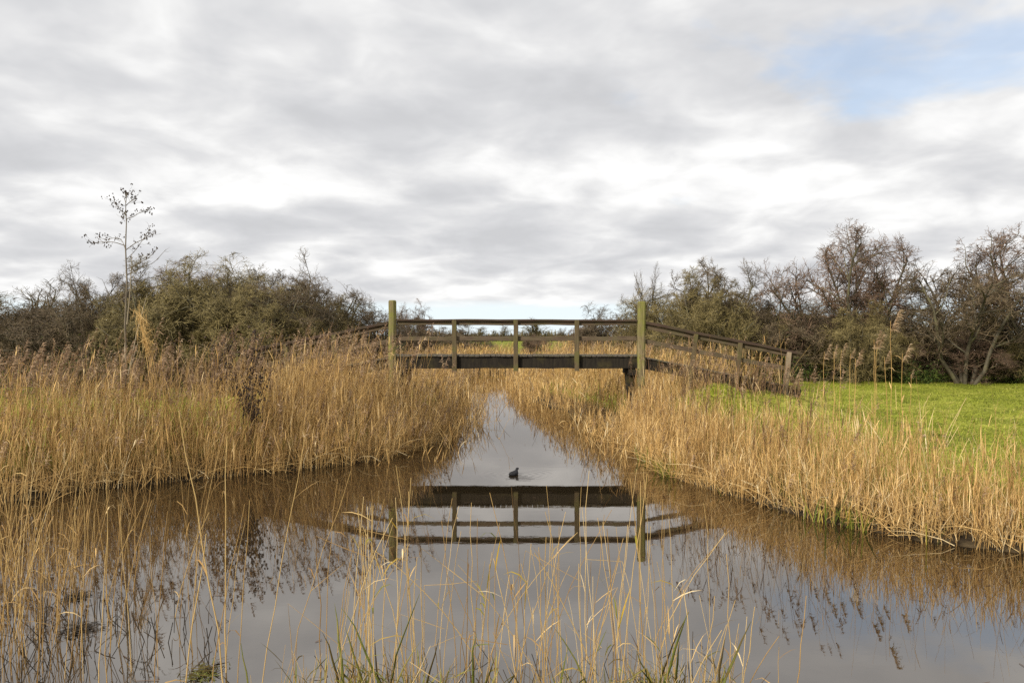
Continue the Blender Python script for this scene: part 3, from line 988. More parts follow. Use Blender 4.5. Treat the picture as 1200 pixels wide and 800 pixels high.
HL = 'thorn bushes of the hedge behind the sapling'
HR = 'thorn bushes of the hedge behind the open meadow'
spec = [
    # hedge behind the sapling
    ('thorn_bush', 'grey-brown twiggy bush where the hedge behind the sapling begins', ('bush', 0), 'twig_brown', 30, 44, 170, 352, HL),
    ('thorn_bush', 'dark spreading thorn with flat arching top beside the sapling', ('tree', 0), 'twig_brown', 112, 38, 120, 309, HL),
    ('thorn_bush', 'low purple-brown bush under the flat-topped thorn', ('bush', 1), 'twig_brown', 62, 40, 150, 350, HL),
    ('thorn_bush', 'tall bushy thorn behind the sapling, tinged with olive', ('bush', 2), 'twig_olive', 198, 37, 150, 303, HL),
    ('thorn_bush', 'dense rounded olive-brown bush forming the highest bulk of the hedge', ('bush', 1), 'twig_olive', 258, 36, 150, 304, HL),
    ('thorn_bush', 'reddish twiggy bush filling the gap behind the rounded olive bush', ('bush', 0), 'twig_red', 235, 42, 170, 306, HL),
    ('thorn_bush', 'open-topped thorn with dark limbs showing against the sky', ('tree', 1), 'twig_brown', 326, 36, 125, 299, HL),
    ('thorn_bush', 'mossy bush below the open-topped thorn', ('bush', 1), 'twig_olive', 305, 35, 140, 335, HL),
    ('thorn_bush', 'sloping brown bush stepping down towards the footbridge', ('bush', 2), 'twig_olive', 378, 38, 120, 332, HL),
    ('thorn_bush', 'last low bush of the hedge beside the mossy bridge post', ('bush', 1), 'twig_brown', 425, 43, 110, 352, HL),
    ('thorn_bush', 'dim brown thicket behind the dark spreading thorn', ('bush', 1), 'twig_brown', 140, 48, 190, 338, HL),
    ('thorn_bush', 'small dark bush showing behind the mossy bridge post', ('bush', 0), 'twig_red', 484, 58, 56, 352, HL),
    ('thorn_bush', 'brown scrub seen through the rails next to the mossy post', ('bush', 2), 'twig_brown', 520, 75, 110, 378, HL),
    ('thorn_bush', 'round-topped olive bush between the tall bushy thorn and the open-topped thorn', ('bush', 0), 'twig_olive', 285, 39, 170, 302, HL),
    ('thorn_bush', 'brown bush sloping down from the open-topped thorn', ('bush', 1), 'twig_brown', 352, 40, 130, 316, HL),
    ('thorn_bush', 'broad brown bush just behind the sapling trunk', ('bush', 2), 'twig_brown', 165, 41, 170, 316, HL),
    # hedge behind the open meadow
    ('thorn_bush', 'round grey-brown bush where the sloping rail meets its second post', ('bush', 0), 'twig_olive', 800, 42, 150, 328, HR),
    ('thorn_bush', 'brown filling bush between the spiky-topped thorn and the tall thorn tree', ('bush', 2), 'twig_brown', 872, 43, 150, 334, HR),
    ('thorn_bush', 'olive bush with dense twigs behind the tall thorn tree foot', ('bush', 1), 'twig_olive', 960, 43, 150, 345, HR),
    ('thorn_bush', 'low sprawling bush at the bridge end of the meadow hedge', ('bush', 1), 'twig_brown', 722, 44, 90, 357, HR),
    ('thorn_bush', 'grey twiggy bush behind the sloping rail', ('bush', 0), 'twig_olive', 772, 40, 120, 340, HR),
    ('thorn_bush', 'bushy thorn with upright spiky top behind the sloping rail', ('bush', 2), 'twig_olive', 838, 39, 130, 314, HR),
    ('thorn_bush', 'dark-limbed thorn poking out of the bushes behind the rail', ('tree', 2), 'twig_brown', 838, 41, 120, 306, HR),
    ('thorn_bush', 'low purple-brown bush between the rail end and the tall thorn tree', ('bush', 1), 'twig_brown', 912, 41, 130, 352, HR),
    ('thorn_bush', 'dim thicket behind the low purple-brown bush', ('bush', 1), 'twig_brown', 890, 50, 150, 350, HR),
    ('thorn_bush', 'olive bush around the foot of the tall thorn tree', ('bush', 2), 'twig_olive', 1000, 39, 120, 352, HR),
    ('thorn_bush', 'brown bush between the two thorn trees', ('bush', 0), 'twig_brown', 1062, 41, 120, 356, HR),
    ('thorn_bush', 'pale thicket standing behind the two thorn trees', ('bush', 1), 'twig_olive', 1050, 52, 200, 352, HR),
    ('thorn_bush', 'purple-brown bush under the broad thorn tree at the meadow edge', ('bush', 1), 'twig_red', 1105, 40, 120, 385, HR),
    ('thorn_bush', 'leafy brown bush at the far corner of the meadow hedge', ('bush', 2), 'twig_olive', 1200, 40, 120, 372, HR),
    ('thorn_bush', 'dim thicket behind the far corner of the meadow hedge', ('bush', 0), 'twig_brown', 1175, 50, 170, 356, HR),
]
for k, (nm, lb, key, twig, px, d, wpx, top, gp) in enumerate(spec):
    plant_tree(nm, lb, 'bush', key, twig, px, d, wpx, top, k * 2.4, gp)
plant_tree('thorn_tree', 'tall rounded thorn tree with reddish twigs rising above the meadow hedge', 'tree', ('tree', 0), 'twig_red', 1003, 41, 180, 255, 1.0, 'thorn trees behind the meadow', 1.0)
plant_tree('thorn_tree', 'broad spreading thorn tree with mossy trunk at the meadow edge', 'tree', ('tree', 1), 'twig_brown', 1132, 38, 165, 283, 2.2, 'thorn trees behind the meadow')
plant_tree('thorn_tree', 'arching thorn tree past the broad one, its limbs reaching out of view', 'tree', ('tree', 2), 'twig_red', 1215, 39, 185, 268, 0.3, 'thorn trees behind the meadow')
plant_tree('slender_tree', 'thin bare young tree sticking up behind the bridge post without much moss', 'tree', ('far', 0), 'twig_brown', 752, 42, 34, 308, 0.3, 'young bare trees')
FG = 'trees far off on the horizon'
for k, (px, d, wpx, top, lb) in enumerate([
        (28, 90, 90, 328, 'bare distant tree behind the hedge beside the sapling'),
        (-10, 85, 90, 333, 'bare distant tree next to the hedge tree behind the sapling'),
        (545, 190, 26, 386, 'small pale far tree beside the second rail post, thin and low'),
        (563, 260, 24, 382, 'bushy pale far tree seen between rails near the first rail post'),
        (588, 260, 24, 380, 'upright far tree just beside the middle rail post'),
        (630, 120, 50, 372, 'broad bare far tree standing on the green meadow beyond the bridge'),
        (660, 280, 16, 383, 'slim far tree between the middle and third rail posts'),
        (577, 300, 14, 386, 'tiny slim far tree between two bushier far trees')]):
    plant_tree('distant_tree', lb, 'tree', ('far', k % 2), 'twig_olive' if k % 2 else 'twig_brown', px, d, wpx, top, k * 1.3, FG)
for k, (px, d, wpx, top, lb) in enumerate([
        (556, 330, 70, 390, 'low far hedge bush on the horizon near the first rail post'),
        (610, 330, 60, 391, 'low far hedge bush on the horizon behind the middle rail post'),
        (660, 330, 70, 390, 'low far hedge bush on the horizon near the third rail post'),
        (690, 85, 60, 374, 'rusty brown bush seen through the rails beside the third rail post'),
        (628, 85, 30, 390, 'small dark bush on the green meadow beyond the bridge')]):
    plant_tree('far_bush', lb, 'bush', ('bush', k % 3), 'twig_red' if k > 2 else 'twig_brown', px, d, wpx, top, k * 1.9, 'bushes far beyond the bridge')

# far wood closing the horizon
mb = MB()
n = 5200
x = rng.uniform(-260, 260, n)
y = rng.uniform(330, 370, n)
hh = (2.2 + 2.6 * clumpy(x, y, 0.06) + 1.5 * clumpy(x, y, 0.31)) * rng.uniform(0.35, 1.0, n)
P = stems(np.stack([x, y, np.full(n, 0.3)], 1), hh, rng.normal(0, 0.12, (n, 2)), 3)
mb.tubes(P, np.array([0.16, 0.22, 0.17, 0.04])[None] * rng.uniform(0.6, 1.6, (n, 1)), 3, rng.uniform(0, 1, n))
o = mb.build('far_wood', M['twig_olive'])
tag(o, 'thin brown line of woodland along the far horizon', 'wood')
o['kind'] = 'stuff'

# green brambles and nettles along the hedge foot
mb = MB()
n = 18000
x = np.concatenate([rng.uniform(9, 29, n // 2), rng.uniform(-25, -8, n // 2)])
yb = np.where(x > 0, 38.2 + 0.8 * np.sin(x * 0.9), 34.5 + 0.7 * np.sin(x * 1.1))
y = yb + np.abs(rng.normal(0, 0.9, n))
hz = np.abs(rng.normal(0, 1, n)) * (0.35 + 0.45 * clumpy(x, y, 0.5))
p = np.stack([x, y, ground_z(x, y) + hz], 1)
blades(mb, p, rng.uniform(0, 6.28, n), rng.uniform(0.08, 0.2, n), rng.uniform(-0.1, 0.9, n), rng.uniform(0, 0.8, n), rng.uniform(0.02, 0.045, n), rng.uniform(0, 1, n), 0, K=2)
o = mb.build('brambles', M['ivy_leaf'])
tag(o, 'green brambles and nettles along the foot of the hedges', 'brambles')
o['kind'] = 'stuff'

# ------------------------------------------------------------------ alder sapling on the bank
SD = 17.0
sapl = thing('alder_sapling', 'slender bare sapling with dark little cones rising above the hedge', 'sapling', tuple(at(146, 470, SD)))
o_ = at(146, 470, SD)


def poly(pts, depth=0.0, n=None):
    P = np.array([at(a, b, SD) - o_ for a, b in pts])
    P[:, 1] += np.linspace(0, depth, len(P))
    # resample to a fixed number of points
    s = np.linspace(0, len(P) - 1, n or 8)
    k = np.minimum(s.astype(int), len(P) - 2)
    f = (s - k)[:, None]
    return P[k] * (1 - f) + P[k + 1] * f


def crop(a, b):          # coordinates read off an enlarged crop
    return (a * 0.3125, 210 + b * 0.3125)


main = poly([(146, 470), (148, 430), (146.5, 380), (149, 330), (147.5, 290), (148.6, 262), (147.8, 240), (149.5, 226)], 0, 15)
b = MB()
b.tubes(main[None], np.linspace(0.024, 0.005, 15)[None], 6, 0.2)
b.build('trunk', M['pale_bark'], sapl)
conepts = []
BR = [([(472, 265), (450, 225), (415, 215), (370, 222)], 0.3), ([(472, 250), (440, 238), (400, 240), (375, 245)], -0.3),
      ([(474, 265), (500, 235), (530, 215), (550, 195)], 0.4), ([(476, 300), (520, 270), (560, 230), (592, 200)], -0.4),
      ([(474, 340), (510, 315), (545, 290), (560, 265)], 0.3), ([(474, 150), (495, 140), (515, 122), (536, 110)], 0.2),
      ([(474, 130), (460, 120), (450, 100), (448, 90)], -0.2), ([(474, 100), (482, 85), (490, 75), (494, 65)], 0.2),
      ([(474, 90), (466, 75), (468, 62), (474, 50)], 0.1), ([(475, 360), (510, 330), (550, 310), (580, 260)], 0.5),
      ([(474, 115), (462, 125), (450, 128), (446, 138)], 0.25), ([(474, 440), (440, 470), (420, 420), (412, 380)], -0.3)]
for pts, dep in BR:
    P = poly([crop(*q) for q in pts], dep, 9)
    b = MB()
    b.tubes(P[None], np.linspace(0.009, 0.0038, 9)[None], 4, 0.25)
    i = rng.integers(2, 9, 13)
    d0 = nrm(P[-1] - P[0])
    q, dd = P[i], nrm(d0 + rng.normal(0, 0.6, (13, 3)))
    T, Tr, _ = limb(q, dd, rng.uniform(0.08, 0.26, 13), np.full(13, 0.0032), 4, 0.35, 0.1)
    b.tubes(T, Tr, 3, 0.2)
    b.build('branch', M['pale_bark'], sapl)
    if pts[0][1] < 345:
        conepts += list(T[::2, -1]) + list(T[1::4, -2]) + list(P[-2:])
lower = [[(160, 400), (152, 430), (148, 470)], [(128, 330), (137, 370), (146, 420)], [(172, 345), (160, 390), (150, 440)], [(165, 300), (158, 340), (149, 380)]]
for pts in lower:
    P = poly(pts[::-1], rng.normal(0, 0.3), 7)
    b = MB()
    b.tubes(P[None], np.linspace(0.015, 0.005, 7)[None], 4, 0.9)
    b.build('branch', M['pale_bark'], sapl)


def octa(c, r, el=1.5):
    v = np.array([(1, 0, 0), (0, 1, 0), (-1, 0, 0), (0, -1, 0)]) * r * 0.95
    ring1, ring2 = v + [0, 0, r * 0.5 * el], v + [0, 0, -r * 0.5 * el]
    top, bot = v * 0.25 + [0, 0, r * el], v * 0.25 + [0, 0, -r * el]
    V = np.concatenate([bot, ring2, ring1, top]) + c
    f = [(a + k, a + (k + 1) % 4, a + 4 + (k + 1) % 4, a + 4 + k) for a in (0, 4, 8) for k in range(4)]
    f += [(3, 2, 1, 0), (12, 13, 14, 15)]
    return V, f


b = MB()
for c in conepts:
    for _ in range(3):
        V, f = octa(np.asarray(c) + rng.normal(0, 0.025, 3), rng.uniform(0.007, 0.014))
        b.add(V, f, rng.random())
b.build('cones', M['seed'], sapl)['kind'] = 'stuff'
# limp tawny grass caught round the sapling foot
sh = thing('leaning_reed_sheaf', 'tawny sheaf of drooping dead reed leaves leaning beside the sapling', 'reeds', tuple(at(175, 470, 16.6)))
o2 = at(175, 470, 16.6)
for k in range(4):
    b = MB()
    P = np.array([[at(178 + k * 2, 470, 16.6) - o2, at(172 + k, 420, 16.6) - o2, at(166 - k, 385, 16.6) - o2, at(163 - 2 * k, 352 + 6 * k, 16.6) - o2]])
    P[:, :, 1] += k * 0.05
    b.tubes(P, np.array([[0.008, 0.007, 0.005, 0.003]]), 4, 0.6)
    b.build('stem', M['reed'], sh)
b = MB()
n = 160
tt = rng.random(n)
st = np.array([at(160 + 14 * t, 358 + 52 * t, 16.6) - o2 for t in tt]) + rng.normal(0, 0.06, (n, 3))
P = np.stack([st, st + np.stack([rng.normal(0.03, .06, n), rng.normal(0, .06, n), rng.normal(-.1, .06, n)], 1),
              st + np.stack([rng.normal(0.08, .12, n), rng.normal(0, .1, n), rng.normal(-.22, .12, n)], 1)], 1)
b.ribbons(P, np.full((n, 3), 0.0045) * [1, 0.9, 0.2], nrm(rng.normal(0, 1, (n, 3))), rng.uniform(0.3, 0.75, n))
b.build('leaves', M['reed'], sh)

# ------------------------------------------------------------------ dead dock plants with dark seed clusters
for k, (px, py, d, hgt, lb) in enumerate([(268, 470, 18.6, 2.95, 'tall dead plant with dark seed clusters standing over the reeds, twin of a lower one'),
                                         (292, 470, 18.0, 2.5, 'lower dead plant with dark seed clusters beside its taller twin'),
                                         (300, 480, 16.8, 1.7, 'short dead plant with dark seed clusters deep in the reeds')]):
    base = at(px, py, d)
    base[2] = ground_z(base[:1], base[1:2])[0]
    o = thing('dock_plant', lb, 'plant', tuple(base), 0, 'dead seeding plants among the reeds')
    ns = 9
    ln = np.stack([rng.normal(-0.02, 0.2, ns), rng.normal(0, 0.1, ns)], 1)
    P = stems(rng.normal(0, 0.14, (ns, 3)) * [1, 1, 0], hgt * rng.uniform(0.65, 1.0, ns), ln, 6)
    for j in range(ns):
        b = MB()
        b.tubes(P[j:j + 1], np.linspace(0.008, 0.003, 7)[None], 4, 0.3)
        b.build('stem', M['reed_brown'], o)
    b = MB()
    for j in range(ns * 40):
        s_ = rng.integers(0, ns)
        c = on_stem(P, np.array([s_]), np.array([rng.uniform(0.5, 1.0)]))[0] + rng.normal(0, 0.07, 3)
        V, f = octa(c, rng.uniform(0.010, 0.024), 1.2)
        b.add(V, f, rng.random())
    b.build('seed_clusters', M['seed'], o)['kind'] = 'stuff'

# ------------------------------------------------------------------ single plumed reeds at the meadow edge
def single_reed(name, label, cat, base, h, ln, tint, group, leaves=3, plume=0.0, rad=0.0045, mat='near_reed', leafmat='reed', leafw=0.010, K=7, power=1.6, broken=None):
    """one reed: stem with leaf and plume parts"""
    mbs = MB()
    z = np.zeros((1, 3))
    P = stems(z, np.array([h]), np.array([ln]), K, power, 0.004)
    if broken is not None:                 # snapped: the upper part hangs
        kb_, dx, dz = broken
        for q in range(kb_ + 1, K + 1):
            P[0, q] = P[0, kb_] + np.array([dx, rng.normal(0, 0.03), dz]) * (q - kb_) * h / K
    mbs.tubes(P, (rad * np.linspace(1.1, 0.55, K + 1))[None], 5, tint)
    o = mbs.build(name, M[mat])
    o.location = base
    tag(o, label, cat, group)
    for j in range(leaves):
        b = MB()
        t = rng.uniform(0.3, 0.95)
        p = on_stem(P, np.array([0]), np.array([t]))
        blades(b, p, rng.uniform(0, 6.28, 1), rng.uniform(0.2, 0.42, 1), rng.uniform(0.55, 0.95, 1), rng.uniform(0.1, 0.8, 1), np.array([leafw]) * rng.uniform(0.7, 1.2),
               np.clip(rng.normal(tint, 0.2, 1), 0, 1))
        b.build('leaf', M[leafmat], o)
    if plume:
        b = MB()
        plumes(b, P[:, -1], np.array([rng.normal(0, 0.4)]), np.array([plume]), np.array([rng.uniform(0.65, 0.95)]), 0, n=50, fat=0.9)
        b.build('plume', M['plume'], o)
    return o


PG = 'plumed reeds standing up before the meadow hedge'
for px, top, bot, d, pl, lb in ((1043, 376, 458, 14.5, 0.42, 'tallest plumed reed before the meadow hedge, feathery head drooping'),
                                (1024, 398, 460, 14.8, 0.36, 'plumed reed just beside the tallest one before the meadow hedge'),
                                (1028, 400, 458, 15.2, 0.30, None), (1058, 414, 462, 14.6, 0.34, 'short plumed reed past the tallest one, nearest the broad thorn tree'),
                                (1036, 418, 462, 14.9, 0.26, None), (1003, 420, 466, 15, 0.34, None), (986, 410, 468, 15.4, 0.28, None), (978, 412, 468, 15.2, 0.28, None),
                                (966, 412, 470, 16, 0.30, None), (1068, 438, 465, 15, 0.18, None), (996, 414, 468, 15.6, 0.2, None)):
    b_ = at(px + rng.normal(0, 2), 480, d)
    b_[2] = ground_z(b_[:1], b_[1:2])[0] - 0.02
    tp = at(px, top, d)
    h = tp[2] - b_[2]
    single_reed('plumed_reed', lb or 'plumed brown reed standing before the meadow hedge', 'reed', tuple(b_), h, ((tp[0] - b_[0]) / h, 0.0), 0.45,
                PG, leaves=2, plume=pl * 1.05, mat='reed', rad=0.0055)
# two long pale stalks crossing over the meadow
for (ax, ay), (cx, cy), d, lb in (((1085, 545), (1133, 458), 13.0, 'long pale bare stalk leaning out over the meadow grass'),
                                  ((1095, 540), (1128, 470), 13.2, 'shorter pale bare stalk leaning beside the longer one over the meadow')):
    p0, p1 = at(ax, ay, d), at(cx, cy, d)
    p0[2] = ground_z(p0[:1], p0[1:2])[0]
    h = p1[2] - p0[2]
    single_reed('leaning_stalk', lb, 'reed', tuple(p0), h, ((p1[0] - p0[0]) / h, 0), 0.9, 'pale stalks leaning over the meadow', leaves=0, power=1.0, rad=0.005)

# ------------------------------------------------------------------ reeds standing in the near water
def water_base(px, d):
    return (float((px - 600) / F * d), float(d), -0.3)


NG = 'reeds standing in the near water'
LM = [(300, 'low rotting iris clump'), (345, 'thin curved reed'), (412, 'kinked brown iris clump'), (452, 'tall green iris clump'), (495, 'thin iris clump'),
      (545, 'low iris clump under the bridge reflection'), (600, 'open water between the iris clumps'), (642, 'small fresh green iris shoot'),
      (700, 'brown leaning iris clump'), (776, 'large green iris clump'), (836, 'last iris clump towards the meadow bank')]
LT = [(20, 'sapling bank, farthest from the floating mats'), (88, 'small tawny floating tangle'), (130, 'dark floating leaf mat'), (215, 'stout pale leaning reed'), (262, 'long stout leaning reed')]


def near_reed(px, d, top_py, kind, dx=0.0):
    mark = min(LT if kind == 'thick' else LM, key=lambda q: abs(q[0] - px))[1]
    lbl = {'bare': 'straight bare reed stem', 'leaf': 'reed with withered leaves', 'yellow': 'reed with yellow-green leaves', 'lean': 'leaning reed stem',
           'snap': 'snapped reed with hanging top', 'thick': 'brown reed of the thick stand'}[kind] + ' near the ' + mark
    base = water_base(px, d)
    top = EYE - (top_py - 393) / F * d
    h = top + 0.3
    ln = (dx / F * d / h, rng.normal(0, 0.05))
    tint = float(np.clip(rng.normal(0.55, 0.18), 0.05, 1))
    kw = dict(rad=rng.uniform(0.0026, 0.0048))
    if kind == 'bare':
        single_reed('reed', lbl, 'reed', base, h, ln, tint, NG, leaves=0, **kw)
    elif kind == 'leaf':
        single_reed('reed', lbl, 'reed', base, h, ln, tint, NG, leaves=int(rng.integers(1, 4)), leafw=0.005, **kw)
    elif kind == 'yellow':
        single_reed('reed', lbl, 'reed', base, h, ln, tint, NG, leaves=int(rng.integers(1, 4)), leafmat='yellow_leaf', leafw=0.0065, **kw)
    elif kind == 'snap':
        single_reed('reed', lbl, 'reed', base, h, ln, tint * 0.8, NG, leaves=0, broken=(5, rng.choice([-1, 1]) * 0.8, rng.uniform(-0.7, 0.1)), **kw)
    else:
        single_reed('reed', lbl, 'reed', base, h, ln, tint * (0.75 if kind == 'thick' else 1), NG, leaves=int(rng.integers(0, 3)), leafw=0.005, **kw)


# middle foreground, thin stand with open water behind
for i in range(130):
    c = rng.random()
    px = rng.uniform(340, 800) if rng.random() < 0.8 else rng.uniform(200, 860)
    centre = abs(px - 590) / 200
    top = rng.normal(622, 46) + (35 if 520 < px < 700 else -10)
    kind = 'bare' if c < 0.42 else 'leaf' if c < 0.6 else 'yellow' if c < 0.78 else 'snap' if c < 0.86 else 'lean'
    near_reed(px, rng.uniform(5.3, 7.2), np.clip(top, 545, 735), kind, rng.normal(0, 85 if kind == 'lean' else 20))
# towards the meadow bank, a few
for i in range(14):
    near_reed(rng.uniform(780, 940), rng.uniform(5.3, 6.0), rng.uniform(690, 770), 'leaf' if i % 2 else 'bare', rng.normal(10, 30))
# thick stand in front of the sapling bank
for i in range(138):
    px = rng.beta(1.0, 2.4) * 300 - 25
    near_reed(px, rng.uniform(6.2, 10.0), rng.normal(575, 42), 'thick', rng.normal(8, 26))
# stout single reeds that stand out
for (ax, dd), (tx, ty), lb in (((266, 6.4), (207, 478), 'long stout reed leaning in front of the sapling bank'),
                               ((208, 6.0), (240, 625), 'stout pale reed leaning away from the long stout one'),
                               ((262, 6.6), (263, 512), 'tall upright reed crossing the long stout leaning reed'),
                               ((300, 6.2), (354, 512), 'thin curved reed arching towards the bridge reflection'),
                               ((455, 6.0), (482, 560), 'tall thin reed in front of the mossy post reflection'),
                               ((748, 6.2), (752, 565), 'tall reed in front of the far post reflection')):
    base = water_base(ax, dd)
    tp = at(tx, ty, dd)
    h = tp[2] + 0.3
    single_reed('stout_reed', lb, 'reed', base, h, ((tp[0] - base[0]) / h, 0.02), 0.6, 'stout reeds in the near water', leaves=1, rad=0.0062 if 'stout' in lb else 0.004, power=1.15, leafw=0.006)

# dark broken stubble in the shallows
mb = MB()
n = 150
px = rng.beta(1.0, 1.9, n) * 300 - 10
d = rng.uniform(6.2, 8.6, n)
base = np.stack([(px - 600) / F * d, d, np.full(n, -0.1)], 1)
h = rng.uniform(0.15, 0.42, n)
P = stems(base, h, rng.normal(0, 0.36, (n, 2)), 3, 1.0, 0.004)
mb.tubes(P, np.full((n, 4), 0.0042) * rng.uniform(0.6, 1.3, (n, 1)), 3, rng.uniform(0, 1, n))
n = 40
px = rng.uniform(380, 830, n)
d = rng.uniform(5.6, 6.8, n)
base = np.stack([(px - 600) / F * d, d, np.full(n, -0.1)], 1)
P = stems(base, rng.uniform(0.15, 0.4, n), rng.normal(0, 0.4, (n, 2)), 3, 1.0, 0.004)
mb.tubes(P, np.full((n, 4), 0.0035), 3, rng.uniform(0, 1, n))
o = mb.build('reed_stubble', M['dark_stub'])
tag(o, 'dark rotten broken reed stubble poking out of the shallow water', 'reed stubble')
o['kind'] = 'stuff'

# short dead shoots crowding the near edge
mb = MB()
n = 820
px = np.concatenate([rng.normal(440, 60, n // 3), rng.uniform(330, 860, n // 3), rng.normal(760, 50, n - 2 * (n // 3))])
d = rng.uniform(5.1, 5.9, n)
base = np.stack([(px - 600) / F * d, d, np.full(n, -0.1)], 1)
P = stems(base, rng.uniform(0.25, 0.8, n) * rng.uniform(0.6, 1, n), rng.normal(0, 0.25, (n, 2)), 4, 1.4, 0.02)
mb.tubes(P, 0.0034 * rng.uniform(0.6, 1.4, (n, 1)) * np.linspace(1.1, 0.4, 5)[None], 3, np.clip(rng.normal(0.5, 0.25, n), 0, 1))
i = np.repeat(np.arange(n), 2)
t = rng.uniform(0.2, 0.9, len(i))
blades(mb, on_stem(P, i, t), rng.uniform(0, 6.28, len(i)), rng.uniform(0.12, 0.3, len(i)), rng.uniform(0.5, 0.97, len(i)), rng.uniform(0, 0.8, len(i)),
       rng.uniform(0.003, 0.007, len(i)), np.clip(rng.normal(0.5, 0.28, len(i)), 0, 1), 1)
o = mb.build('dead_shoots', [M['near_reed'], M['iris']])
tag(o, 'short dead shoots and leaves crowding between the iris clumps', 'dead shoots')
o['kind'] = 'stuff'

# bits of straw and leaf afloat
mb = MB()
n = 5000
x = rng.uniform(-9, 9, n)
y = rng.uniform(5.6, 30, n)
s = sdist(x, y)
k = np.where((s < -0.02) & (rng.random(n) < 0.05 + 0.6 * np.exp(s * 5)))[0][:520]
n = len(k)
p = np.stack([x[k], y[k], np.full(n, 0.004)], 1)
a = rng.uniform(0, 6.28, n)
L = rng.uniform(0.02, 0.16, n) * rng.uniform(0.3, 1, n)
dv_ = np.stack([np.cos(a), np.sin(a), np.zeros(n)], 1) * L[:, None]
mb.ribbons(np.stack([p - dv_, p + dv_ + [0, 0, 0.003]], 1), np.full((n, 2), 0.004) * rng.uniform(0.5, 1.5, (n, 1)), np.stack([-np.sin(a), np.cos(a), np.zeros(n)], 1), rng.uniform(0, 0.8, n))
o = mb.build('floating_straw', M['reed_brown'])
tag(o, 'bits of straw and leaf floating on the ditch water', 'plant debris')
o['kind'] = 'stuff'

# floating rafts of dead leaves
for px, py, wpx, lb in ((238, 790, 40, 'ragged tuft of dead stems on the near water below the long stout reed'),
                        (92, 738, 44, 'dark floating mat of rotten leaves among the thick reeds'),
                        (88, 700, 26, 'small tawny floating tangle behind the dark leaf mat')):
    d = F * EYE / (py - 393)
    c = at(px, py, d)
    n = 170
    r = wpx / 2 / F * d
    p = c + rng.normal(0, 0.5, (n, 3)) * [r, r * 1.1, 0] + np.stack([np.zeros(n), np.zeros(n), rng.uniform(0.0, 0.03, n)], 1)
    mb = MB()
    blades(mb, p - c, rng.uniform(0, 6.28, n), rng.uniform(0.05, 0.15, n), rng.uniform(0.0, 0.2, n), rng.uniform(0, 0.2, n), rng.uniform(0.003, 0.008, n),
           np.clip(rng.normal(0.35, 0.25, n), 0, 1), K=2)
    o = mb.build('floating_debris', M['dark_stub' if 'dark' in lb else 'iris'])
    o.location = tuple(c)
    tag(o, lb, 'plant debris', 'floating plant debris')

# iris clumps with green and rotting leaves at the near edge
IR = [(412, 5.7, 6, 715, 'iris clump with kinked brown leaves next to the tall green iris clump'),
      (452, 5.6, 7, 692, 'tall green iris clump with a dark stiff blade'),
      (545, 5.4, 5, 742, 'low iris clump below the middle of the bridge reflection'),
      (642, 5.4, 4, 752, 'small fresh green iris shoot between brown stems'),
      (700, 5.5, 5, 735, 'brown iris clump leaning towards the open water'),
      (776, 5.6, 9, 690, 'large iris clump with green blades and bent brown leaves'),
      (836, 5.4, 5, 728, 'last iris clump of the near edge towards the meadow bank'),
      (300, 5.5, 5, 752, 'low rotting iris clump near the ragged floating tuft'),
      (495, 5.4, 4, 745, 'thin iris clump between the tall green one and the low one')]
for px, d, nl, top, lb in IR:
    base = water_base(px, d)
    o = thing('iris_clump', lb, 'iris plant', (base[0], base[1], -0.05), 0, 'iris clumps at the near water edge')
    H = EYE - (top - 393) / F * d + 0.05
    for j in range(nl):
        b = MB()
        K = 7
        h = H * (1.0 if j == 0 else rng.uniform(0.45, 0.95))
        P = stems(rng.normal(0, 0.05, (1, 3)) * [1, 1, 0], np.array([h]), rng.normal(0, 0.22, (1, 2)), K, 1.6, 0.006)
        if rng.random() < 0.45 and j > 0:
            kb_ = int(rng.integers(3, 6))
            dr = rng.choice([-1, 1]) * rng.uniform(0.5, 1.0)
            for q in range(kb_ + 1, K + 1):
                P[0, q] = P[0, kb_] + np.array([dr, rng.normal(0, .1), -0.25 - 0.28 * (q - kb_)]) * (q - kb_) * h / K * 0.75
        W = 0.0085 * np.array([0.8, 1, 1.05, 1.0, 0.9, 0.75, 0.5, 0.06]) * rng.uniform(0.75, 1.25)
        b.ribbons(P, W[None], nrm(np.array([[1.0, rng.normal(0, 0.5), 0.0]])), float(np.clip(rng.normal(0.5, 0.3), 0, 1)))
        me = b.build('leaf', M['iris'], o)
        sm = me.modifiers.new('thickness', 'SOLIDIFY')
        sm.thickness = 0.003


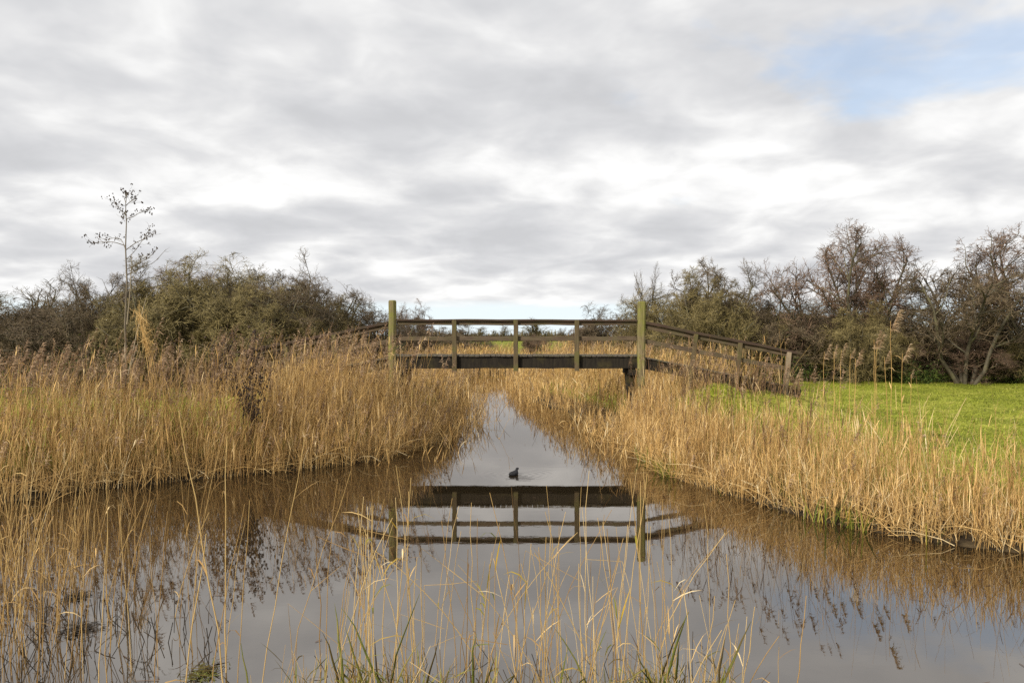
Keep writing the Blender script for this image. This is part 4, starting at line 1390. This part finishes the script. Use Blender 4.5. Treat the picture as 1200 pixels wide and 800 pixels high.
# ------------------------------------------------------------------ the coot
def lathe_body(mb, rings, S=14, tint=0.3, mat=0):
    """rings: (centre xyz, half width, half height) along the bird"""
    V = []
    for c, rw, rh in rings:
        a = np.arange(S) / S * 2 * np.pi
        V.append(np.stack([c[0] + np.cos(a) * rw, np.full(S, c[1]), c[2] + np.sin(a) * rh], 1))
    V = np.array(V)
    n = len(rings)
    idx = np.arange(n * S).reshape(n, S)
    nx = np.roll(idx, -1, 1)
    mb.add(V, np.stack([idx[:-1], nx[:-1], nx[1:], idx[1:]], -1), tint, mat)


m, nt, out = new_mat('coot_feathers')
geo = nd(nt, 'ShaderNodeNewGeometry')
nz = nd(nt, 'ShaderNodeTexNoise', {'Vector': geo.outputs['Position'], 'Scale': 40.0, 'Detail': 4.0})
c = ramp_node(nt, nz.outputs[0], [(0.3, (0.010, 0.010, 0.012)), (0.7, (0.035, 0.035, 0.038))])
bs = nd(nt, 'ShaderNodeBsdfPrincipled', {'Base Color': c, 'Roughness': 0.85, 'Specular IOR Level': 0.1})
nt.links.new(bs.outputs[0], out.inputs[0])
M['coot'] = m
m, nt, out = new_mat('coot_bill')
bs = nd(nt, 'ShaderNodeBsdfPrincipled', {'Base Color': (0.75, 0.72, 0.66, 1), 'Roughness': 0.4})
nt.links.new(bs.outputs[0], out.inputs[0])
M['bill'] = m
mb = MB()
# one surface: tail, back, breast, neck, head along +Y
lathe_body(mb, [((0, -0.175, 0.055), 0.004, 0.004), ((0, -0.16, 0.05), 0.03, 0.015), ((0, -0.11, 0.045), 0.065, 0.045), ((0, -0.04, 0.04), 0.088, 0.07),
                ((0, 0.03, 0.04), 0.088, 0.072), ((0, 0.085, 0.05), 0.068, 0.07), ((0.005, 0.11, 0.085), 0.042, 0.055), ((0.008, 0.118, 0.125), 0.030, 0.036),
                ((0.010, 0.13, 0.155), 0.033, 0.034), ((0.012, 0.155, 0.16), 0.031, 0.030), ((0.012, 0.178, 0.155), 0.018, 0.018), ((0.012, 0.186, 0.153), 0.002, 0.002)])
coot = mb.build('coot', M['coot'])
coot.location = (float(COOT[0]), float(COOT[1]), -0.008)
coot.rotation_euler = (0, 0, R(-28))
coot.scale = (0.95, 0.95, 0.72)
tag(coot, 'small black coot swimming away on the open channel water', 'bird')
mb = MB()
lathe_body(mb, [((0.012, 0.178, 0.165), 0.010, 0.018), ((0.012, 0.193, 0.158), 0.009, 0.013), ((0.012, 0.215, 0.148), 0.002, 0.003)], S=8)
mb.build('bill', M['bill'], coot)
